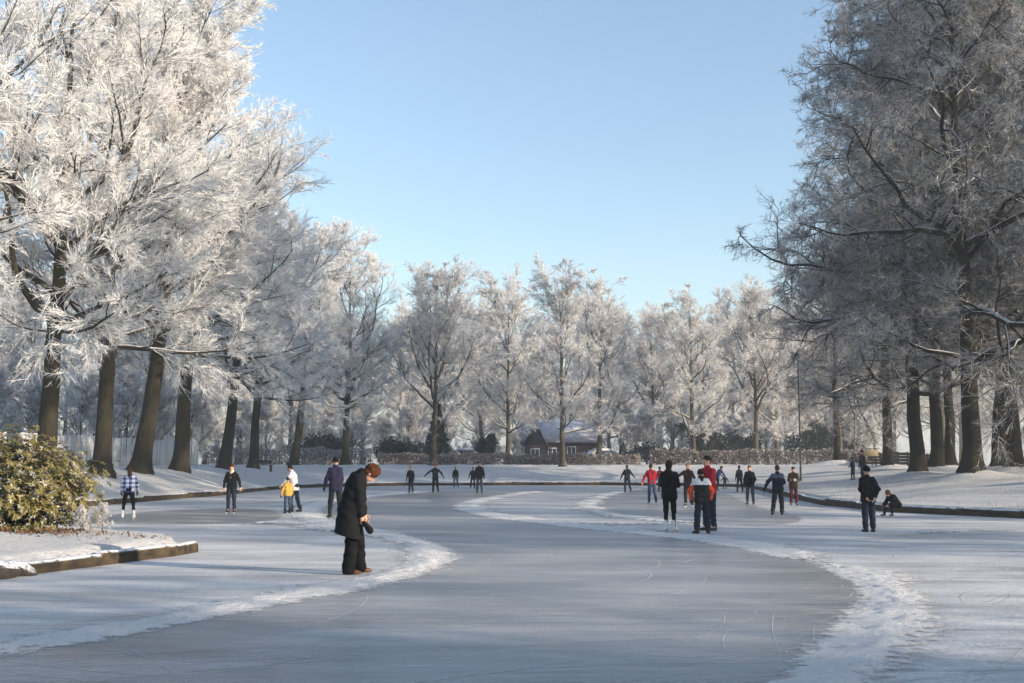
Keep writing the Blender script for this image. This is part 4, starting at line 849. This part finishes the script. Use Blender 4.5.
def person(px, py, top, head, label, pose=None, jk=('black',), tr='jeansd', hd=('hair', 'hair_b'), shoe='bootb', skate=True, glove='black2', long=0.0, wide=1.0, bulk=1.0, land=False, Smin=.45, Smax=1.14, collar=None, hood=False, coat=None, name='person', group='skaters on the ice', hip=False):
    global BLADE
    po = dict(lean=3, side=0, neck=8, head=5, yaw=0, aL=(4, 10, 10, 6), aR=(4, 10, 10, 6), lL=(2, 4, -3, 2), lR=(2, 4, -3, 2), fy=(8, 8)); po.update(pose or {})
    if land: X, Y, Z = on_land(px, py, 30, 130)
    else: X, Y = on_ice(px, py); Z = 0.0
    ah = .145 if skate else .092
    td = np.array([math.sin(R(po['side'])), math.sin(R(po['lean'])), math.cos(R(po['lean']))]); td /= np.linalg.norm(td)
    pel = np.zeros(3); J = {}
    for nm, sx in (('L', -1), ('R', 1)):
        l = po['l' + nm]; hipj = pel + np.array([sx * .085, 0, -.02]); kn = hipj + dirv(l[0], l[1], sx) * .42; an = kn + dirv(l[2], l[3], sx) * .40; J['hip' + nm], J['kn' + nm], J['an' + nm] = hipj, kn, an
        sh = pel + td * .475 + np.array([sx * .175, 0, 0]); a = po['a' + nm]; el = sh + dirv(a[0], a[1], sx) * .29; wr = el + dirv(a[2], a[3], sx) * .25; J['sh' + nm], J['el' + nm], J['wr' + nm] = sh, el, wr
    nk = pel + td * .52; nd = dirv(180 - po['neck'], 0, 1); nd = np.array([0, math.sin(R(po['neck'])), math.cos(R(po['neck']))]); hc = nk + nd * .175
    hp, hy = R(po['head']), R(po['yaw']); Bf = np.array([-math.sin(hy) * math.cos(hp), math.cos(hy) * math.cos(hp), -math.sin(hp)]); Br = np.array([math.cos(hy), math.sin(hy), 0]); Bu = np.cross(Br, Bf); B = np.stack([Br, Bf, Bu])   # rows
    hpt = lambda x, y, z: hc + Br * x + Bf * y + Bu * z
    low = min(J['anL'][2], J['anR'][2]) - ah; mid = (J['anL'] + J['anR']) / 2; sft = np.array([-mid[0], -mid[1], -low])
    for k in J: J[k] = J[k] + sft
    pel = pel + sft; nk = nk + sft; hc = hc + sft
    topz = hc[2] + .135; s = (py - top) * Y / FPX / topz; s = min(max(s, Smin), Smax)
    root = thing(name, (X, Y, Z), label, 'person', group, R(head)); h = max(.014, .42 * Y / FPX) / s; h = min(h, .030)
    # body
    b = Shape(.03)
    for sx, n in ((-1, 'L'), (1, 'R')):
        b.cone(pel + (sx * .06, 0, -.02), pel + td * .40 + (sx * .075, 0, 0), .10, .105); b.cone(J['hip' + n], J['kn' + n], .078, .055); b.cone(J['kn' + n], J['an' + n], .053, .038); b.cone(J['sh' + n], J['el' + n], .048, .038); b.cone(J['el' + n], J['wr' + n], .037, .027)
        b.cone(J['an' + n], J['an' + n] + np.array([0, .02, -.05]), .030, .025)
    b.cone(nk - nd * .04, hc - nd * .06, .056, .05)
    b.ell(hpt(0, -.012, .03), (.076, .096, .103), B); b.ell(hpt(0, .028, -.055), (.054, .062, .062), B); b.cone(hpt(0, .088, .008), hpt(0, .112, -.026), .010, .016)
    for sx in (-1, 1): b.ell(hpt(sx * .078, -.01, -.005), (.012, .022, .032), B)
    ex = []
    oct_ = np.array([[1, 0, 0], [0, 1, 0], [-1, 0, 0], [0, -1, 0], [0, 0, 1], [0, 0, -1]], float); of = np.array([[0, 1, 4], [1, 2, 4], [2, 3, 4], [3, 0, 4], [1, 0, 5], [2, 1, 5], [3, 2, 5], [0, 3, 5]])
    def octa(c, r): return (oct_ * np.array(r)) @ B + c
    for sx in (-1, 1): ex.append((octa(hpt(sx * .032, .082, .012), (.014, .008, .009)), of, 1))
    ex.append((octa(hpt(0, .090, -.062), (.024, .006, .007)), of, 2))
    hands = []
    for sx, n in ((-1, 'L'), (1, 'R')):
        f = unit(J['wr' + n] - J['el' + n]); zz = -f; yy = np.array([0, 1., 0]) - zz * zz[1]; yy = unit(yy) if np.linalg.norm(yy) > .2 else unit(np.cross(zz, [1., 0, 0])); xx = np.cross(yy, zz) * sx
        hv = HV @ np.stack([xx, yy, zz]) + J['wr' + n]; fl = (lambda a: a[:, ::-1]) if sx < 0 else (lambda a: a)
        hands.append((hv, fl(HQ), fl(HT)))
        if glove is None: ex.append((hv, np.concatenate([fl(HT)]), 0)); ex.append((hv, fl(HQ), 0))
    # mixed tris / quads need one array each: split quads of the extras
    ex = [(v, (q if q.shape[1] == 3 else np.concatenate([q[:, [0, 1, 2]], q[:, [0, 2, 3]]])), z) for v, q, z in ex]
    ev = []; eo = 0
    obj('body', b.mesh('body', h * 1.4, [K['skin'], K['eye'], K['lip']], s, extra=ex), None, root)
    if glove:
        for hv, q, t in hands: obj('glove', mesh_np('glove', hv * s, [q, t], True), K[glove], root)
    # trousers
    t = Shape(.03, .0065); w = wide
    for sx, n in ((-1, 'L'), (1, 'R')):
        t.cone(pel + (sx * .055, -.01, .04), pel + (sx * .07, -.015, -.06), .115, .112); t.cone(J['hip' + n], J['kn' + n], .098, .076 * w); t.cone(J['kn' + n], J['an' + n] + unit(J['kn' + n] - J['an' + n]) * (-.01 if wide > 1.15 else .05), .074 * w, .062 * w * w)
    obj('trousers', t.mesh('trousers', h * 1.22, [K[tr]], s), None, root)
    # jacket
    j = Shape(.04, .0075); bk = bulk * .93
    for sx, n in ((-1, 'L'), (1, 'R')):
        j.cone(pel + td * (-.03 - long) + (sx * .07, 0, 0), pel + td * .22 + (sx * .06, 0, 0), (.128 + .06 * long) * bk, .118 * bk, 0); j.cone(pel + td * .2 + (sx * .06, 0, 0), pel + td * .41 + (sx * .085, 0, 0), .118 * bk, .122 * bk, 1)
        j.cone(J['sh' + n] - (sx * .02, 0, .01), J['el' + n], .074 * bk, .062 * bk, 2); j.cone(J['el' + n], J['wr' + n] + unit(J['el' + n] - J['wr' + n]) * .015, .060 * bk, .046 * bk, 3)
    j.cone(nk - nd * .05, nk + nd * (.05 if not hood else .03), .085, .072, 4)
    if hood: j.ell(nk + np.array([0, -.09, .0]), (.11, .075, .09), None, 4)
    if coat:
        hem, back = coat
        for sx in (-1, 1):
            j.cone(pel + td * .40 + (sx * .07, -.035, 0), pel + (sx * .06, -.05, .0), .145, .185, 0); j.cone(pel + (sx * .06, -.05, .0), np.array([pel[0] + sx * .085, pel[1] - back, hem - .02]), .185, .225, 0)
        j.cone(pel + td * .44 + (0, -.02, .0), nk + (0, .03, .02), .13, .10, 0); j.cuts.append(((0, -.30, -1), -hem + .02))
    else:
        n_ = -td; c_ = (pel + td * (-.10 - long)) @ n_; j.cuts.append((tuple(n_), float(c_)))
    jm = [K[x] for x in jk]; zl = len(jk)
    hz = lambda P: (P - pel) @ td
    def zf(P, z):
        if zl == 1: return np.where(z == 4, 0, 0) if not collar else np.where(z == 4, 1, 0)
        q = hz(P); out = np.zeros(len(P), int)
        arm_u, arm_f, tors = z == 2, z == 3, (z == 0) | (z == 1)
        if zl >= 2: out[(tors | arm_u) & (q > .36)] = 1
        if zl >= 3: out[arm_f] = 2; out[arm_u & (q <= .36)] = 2
        if collar: out[z == 4] = zl
        return out
    if collar: jm.append(K[collar])
    obj('jacket' if not coat else 'coat', j.mesh('jacket', h * 1.18, jm, s, zf, jitter=.0015), None, root)
    # hair, hat or hood
    kind, hm = hd; c = Shape(.02)
    if kind == 'hair':
        c.ell(hpt(0, -.022, .04) + sft * 0, (.088, .104, .108), B); c.cuts.append((tuple(Bf * .8 - Bu * .75), float((hc) @ (Bf * .8 - Bu * .75)) + .012)); nm = 'hair'
    elif kind == 'long':
        c.ell(hpt(0, -.025, .035), (.092, .106, .11), B); c.cone(hpt(0, -.06, 0), hpt(0, -.085, -.20), .085, .06); c.cuts.append((tuple(Bf * .9 - Bu * .4), float(hc @ (Bf * .9 - Bu * .4)) + .035)); nm = 'hair'
    elif kind == 'curly':
        rg = np.random.default_rng(8); c.k = .012
        for q in range(60):
            u = unit(rg.normal(size=3)); u = u * np.array([1, 1, 1.0])
            if u[1] > .35 and u[2] < .35: continue
            c.ell(hpt(*(u * np.array([.085, .10, .105]) + np.array([0, -.02, .035]))), np.array([1, 1, 1]) * rg.uniform(.024, .04))
        c.ell(hpt(0, -.022, .04), (.095, .108, .112), B); c.cuts.append((tuple(Bf * .8 - Bu * .6), float(hc @ (Bf * .8 - Bu * .6)) + .05)); nm = 'hair'
    else:
        c.ell(hpt(0, -.012, .048), (.094, .110, .108), B); c.ell(hpt(0, -.015, .155), (.022, .022, .02), B); c.cuts.append((tuple(Bf * .35 - Bu * .94), float(hc @ (Bf * .35 - Bu * .94)) - .012)); nm = 'knit_hat'
    obj(nm, c.mesh(nm, min(h, .022), [K[hm]], s), None, root)
    # footwear
    for i, n in enumerate('LR'):
        key = (shoe, skate)
        if key not in SHOES: SHOES[key] = shoe_mesh(K[shoe], .12 if skate else .06)
        o = obj('skate' if skate else 'boot', SHOES[key], None, root); o.location = J['an' + n] * s; o.scale = (s,) * 3
        sh_ = J['an' + n] - J['kn' + n]; o.rotation_euler = (R(-max(0, min(50, 2.2 * (J['an' + n][2] - ah) * 100))), 0, R((1 if n == 'L' else -1) * po['fy'][i]))
        if skate:
            if BLADE is None: bo = blade_mesh().build('blade', K['steel'], o); BLADE = bo.data
            else: bo = obj('blade', BLADE, None, o)
    root['dummy'] = 0; del root['dummy']
    cr, sr = math.cos(R(head)), math.sin(R(head)); W = lambda p: (X + s * (cr * p[0] - sr * p[1]), Y + s * (sr * p[0] + cr * p[1]), Z + s * p[2])
    return {k: W(v) for k, v in J.items()}
stand = dict(lean=2, neck=6)
wo = person(354, 573.5, 467.5, -84, 'woman in long black coat bent forward looking down at the ice, reddish curly hair', dict(lean=8, neck=80, head=62, aR=(4, 5, 8, 1), aL=(8, 4, 12, 0), lL=(9, 5, 4, 4), lR=(-2, 5, -6, 4)), ('black2',), 'black', ('curly', 'hair_r'), 'bootbr', False, None, wide=1.28, bulk=1.16, coat=(.54, .07), Smax=1.2)
def pouch(J):
    w = np.array(J['wrR']); s = Shape(.02); s.cone((0, 0, 0), (.04, 0, -.05), .02, .03).cone((.04, 0, -.05), (.12, .0, -.15), .04, .058); root = thing('pouch', tuple(w + np.array([.03, -.02, -.09])), 'black elongated camera pouch hanging from the hand of the woman in the long coat', 'pouch')
    obj('bag', s.mesh('bag', .012, [K['black2']]), None, root); MB().tube([(0, 0, -.02), (-.01, .0, .03), (.0, .0, .06)], [.008, .008, .008], 6).build('strap', K['black'], root)
pouch(wo)
person(128, 519, 467.5, 10, 'girl in blue and white checked jacket and white skates on the left ice', dict(lL=(2, 10, 2, 6), lR=(-2, 9, -4, 6), lean=4, head=10, aL=(6, 14, 6, 4), aR=(6, 14, 6, 4)), ('plaid',), 'black', ('long', 'hair_br'), 'bootw', glove='black', wide=.85, bulk=1.05)
person(231, 513.5, 464.5, 178, 'red-haired skater in black jacket with cream collar, looking down', dict(head=28, neck=16, aL=(8, 22, 6, 14), aR=(4, 14, 8, 6), lL=(2, 2, -2, 2), lR=(2, 3, -2, 2)), ('black2',), 'jeansd', ('hair', 'hair_r'), 'bootb', glove=None, collar='cream')
person(287.5, 514.3, 478, 30, 'small child in mustard yellow jacket and blue trousers beside the white-jacketed adult', dict(lean=4, aL=(-5, 22, 0, 14), aR=(20, 18, 30, 8)), ('yellow',), 'jeans', ('hat', 'brown'), 'bootb', glove='black', Smin=.4, bulk=1.18)
person(295.5, 513.3, 466, 75, 'dark-haired adult in white jacket and jeans helping the yellow-jacketed child', dict(lean=12, neck=34, head=30, aL=(30, 10, 50, 0), aR=(25, 8, 45, 0), lL=(14, 4, -6, 2), lR=(-8, 4, -14, 3)), ('white',), 'jeansd', ('hair', 'hair_b'), 'bootb', glove=None, long=.05)
person(335, 519.3, 458.5, 25, 'skater in purple navy jacket gliding away behind the woman in the long coat', dict(lean=5, aL=(6, 16, 12, 10), aR=(10, 6, 40, 2), lL=(10, 5, 0, 3), lR=(-8, 3, -12, 2)), ('purple',), 'charcoal', ('hat', 'black'), 'bootb', glove='black', long=.06, bulk=1.08, Smax=1.2)
person(411, 493.5, 466.5, 165, 'far skater in dark brown green jacket, crouched forward slightly', dict(lean=14, neck=22, aL=(8, 12, 14, 4), aR=(-8, 14, 5, 8), lL=(22, 5, -10, 4), lR=(-6, 5, -18, 8)), ('green',), 'charcoal', ('hair', 'hair_l'), 'bootb')
person(435.5, 493.6, 464, 175, 'far skater in red hat with both arms spread', dict(lean=8, aL=(4, 42, 10, 30), aR=(8, 52, 14, 46), lL=(8, 6, -8, 6), lR=(4, 5, -4, 3)), ('navy',), 'black2', ('hat', 'redhat'), 'bootb')
person(456, 487.6, 467, 5, 'boy in dark green jacket and pale jeans on the far ice', dict(lL=(2, 5, -2, 2), lR=(4, 10, 2, 10)), ('green',), 'jeansg', ('hair', 'hair_l'), 'bootb')
person(472.5, 489.2, 467.5, 190, 'dark-clad skater half hidden behind the tall skater in grey jeans', dict(lL=(2, 5, -2, 2), lR=(-8, 6, -12, 6), aR=(4, 22, 8, 14)), ('black2',), 'charcoal', ('hair', 'hair_br'), 'bootb')
person(479.5, 494, 462.3, 185, 'tall skater in black jacket and grey jeans on the far ice', dict(lean=6, aL=(8, 12, 10, 5), lL=(10, 4, -6, 4), lR=(-4, 3, -8, 2)), ('black2',), 'jeansg', ('hair', 'hair_b'), 'bootb', bulk=1.1, Smax=1.2)
person(628, 493, 465.5, 10, 'far skater in navy jacket with arms held out low', dict(lean=12, neck=18, side=4, aL=(6, 28, 20, 18), aR=(10, 34, 40, 40), lL=(12, 4, -6, 3), lR=(-6, 7, -18, 8)), ('navy',), 'jeansd', ('hair', 'hair_b'), 'bootb', bulk=1.08)
person(652.5, 503.8, 464.7, 0, 'skater in red jacket and jeans seen from behind', dict(lean=9, side=-3, aL=(-8, 28, -14, 22), aR=(24, 16, 66, -14), lL=(10, 4, -4, 3), lR=(-6, 5, -16, 6)), ('red',), 'jeans', ('hair', 'hair_br'), 'bootb', glove=None, bulk=1.08)
person(660.5, 492, 467, 20, 'person in red jacket mostly hidden behind the other red-jacketed skater', dict(lean=8), ('red',), 'jeansd', ('hair', 'hair_b'), 'bootb')
person(670, 532.3, 461.5, -18, 'skater in black hooded jacket and white figure skates seen from behind', dict(lean=1, aL=(20, 6, 80, -20), aR=(20, 6, 80, -20), lL=(1, 1, -2, 1), lR=(3, 2, -3, 1), fy=(-5, 25)), ('black',), 'black', ('long', 'hair_b'), 'bootw', glove='black', long=.06, wide=.85, bulk=1.12, hood=True)
person(689.5, 507, 463.8, 150, 'skater in dark brown jacket with one arm stretched out, pushing off', dict(lean=10, side=-4, aR=(14, 52, 24, 44), aL=(10, 26, 20, 18), lL=(-12, 2, -24, 2), lR=(6, 2, 0, 0)), ('brown',), 'charcoal', ('hair', 'hair_l'), 'bootb', long=.08)
person(702.5, 533.5, 470.5, 0, 'person in charcoal jacket with white shoulders and orange sleeves, seen from behind', dict(lean=8, neck=40, head=30, aL=(14, 24, 2, -4), aR=(18, 22, 10, -6), lL=(3, 6, -3, 4), lR=(2, 6, -3, 3), fy=(30, 20)), ('charcoal', 'white', 'orange'), 'jeansd', ('hair', 'hair_b'), 'bootb', False, 'black', wide=1.15, bulk=1.18, long=.03)
rm = person(710, 530.5, 457, 128, 'tall dark-haired man in red jacket talking over the orange-sleeved person', dict(lean=4, neck=10, yaw=-18, aL=(30, 12, 70, -10), aR=(14, 10, 34, -4)), ('red',), 'jeansd', ('hair', 'hair_b'), 'bootb', False, None, bulk=1.05, Smax=1.22)
person(717, 491, 466.5, -60, 'bent far skater in blue jacket behind the man in red', dict(lean=32, neck=46, aL=(40, 10, 50, 0), aR=(20, 20, 20, 8), lL=(24, 4, -14, 2), lR=(-4, 4, -16, 4)), ('blue',), 'navy', ('hat', 'navy'), 'bootb')
person(725, 489.3, 475, 160, 'tiny child in brown suit on the far ice', dict(aL=(6, 34, 10, 26), aR=(6, 34, 10, 26), lL=(6, 8, -4, 6), lR=(2, 8, -6, 8)), ('brown',), 'brown', ('hat', 'darkred'), 'bootb', Smin=.4, bulk=1.15)
person(740, 492.3, 466, 20, 'skater in dark jacket with grey shoulders behind the man in grey trousers', dict(lL=(8, 6, -2, 5), lR=(-4, 6, -8, 5)), ('navy', 'grey'), 'charcoal', ('hair', 'hair_b'), 'bootb')
person(750.5, 505.4, 466, 160, 'man in black jacket and grey trousers standing on the ice', dict(lean=5, aL=(10, 14, 40, -14), aR=(-6, 12, 8, 6), lL=(8, 6, 0, 3), lR=(-5, 6, -10, 3)), ('black2',), 'grey', ('hair', 'hair_br'), 'bootb', bulk=1.1, long=.03)
person(777.5, 516.8, 466, -5, 'man in navy jacket with slate shoulders skating away, left arm out', dict(lean=7, aL=(6, 34, -4, 26), aR=(30, 14, 60, -16), lL=(-2, 9, -6, 9), lR=(4, 5, -2, 1)), ('navy', 'slate'), 'charcoal', ('hair', 'hair_br'), 'bootb', bulk=1.12, wide=1.1)
m24 = person(794, 506.2, 467.5, 170, 'man in brown jacket and dark red trousers holding something white', dict(lean=4, neck=14, head=14, aL=(24, 10, 88, -16), aR=(24, 10, 88, -16)), ('brown',), 'darkred', ('hair', 'hair_b'), 'bootb', bulk=1.15, long=.05, glove=None)
m25 = person(869.5, 532, 467.6, 8, 'man in black jacket and dark jeans standing with hands behind his back', dict(lean=2, aL=(-22, 14, -14, -28), aR=(-22, 14, -14, -28), lL=(1, 2, -3, 1), lR=(3, 3, -3, 1), head=8), ('black',), 'jeansd', ('hat', 'black'), 'bootb', False, None, bulk=1.16, wide=1.12, long=.04)
person(888, 517, 491, 118, 'person seated on the timber edging, bent over tying skates', dict(lean=42, neck=62, head=45, aL=(24, 8, 62, -12), aR=(20, 8, 66, -12), lL=(94, 10, 14, 4), lR=(90, 8, 26, 4)), ('black2',), 'black2', ('curly', 'hair_br'), 'bootb', glove=None, Smax=1.1, bulk=1.28)
person(853, 480, 458, 35, 'person in dark clothes standing on the snowy bank', dict(aL=(10, 8, 60, -20), lL=(4, 5, 0, 3)), ('navy',), 'navy', ('hair', 'hair_b'), 'bootb', False, land=True, group='people standing on the bank')
person(863.5, 482, 450.5, 100, 'tall dark figure on the bank behind the man with hands behind his back', dict(), ('black2',), 'black2', ('hat', 'black'), 'bootb', False, land=True, group='people standing on the bank', Smax=1.15)
# sticks and the white cup
def stick(name, a, b, r, label, mat, blade=None):
    a, b = np.array(a), np.array(b); root = thing(name, tuple(a), label, 'stick'); MB().tube([(0, 0, 0), tuple((b - a) * .5), tuple(b - a)], [r, r, r], 8).build('shaft', K[mat], root, smooth=True)
    if blade: MB().box(-.015, .015, -.02, .24, -.002, .06).build('blade', K[mat], root, .006)
w = m25['wrR']; stick('white_stick', (w[0] - .10, w[1] - .06, w[2] - .13), (w[0] + .20, w[1] - .10, w[2] + .10), .014, 'short white stick held behind the back of the man in black', 'white')
x, y = on_ice(713, 528); stick('hockey_stick', (x, y - .1, .004), (x - .04, y - .12, .95), .014, 'pale hockey stick standing beside the man in red jacket', 'white', True)
def cup(J):
    p = (np.array(J['wrL']) + np.array(J['wrR'])) / 2; root = thing('paper_cup', (p[0], p[1] - .14, p[2] - .05), 'white paper cup held by the man in dark red trousers', 'cup')
    MB().tube([(0, 0, 0), (0, 0, .12)], [.04, .052], 12).build('cup_body', K['white'], root, smooth=True); MB().tube([(0, 0, .118), (0, 0, .13)], [.056, .054], 12).build('rim', K['white'], root)
cup(m24)
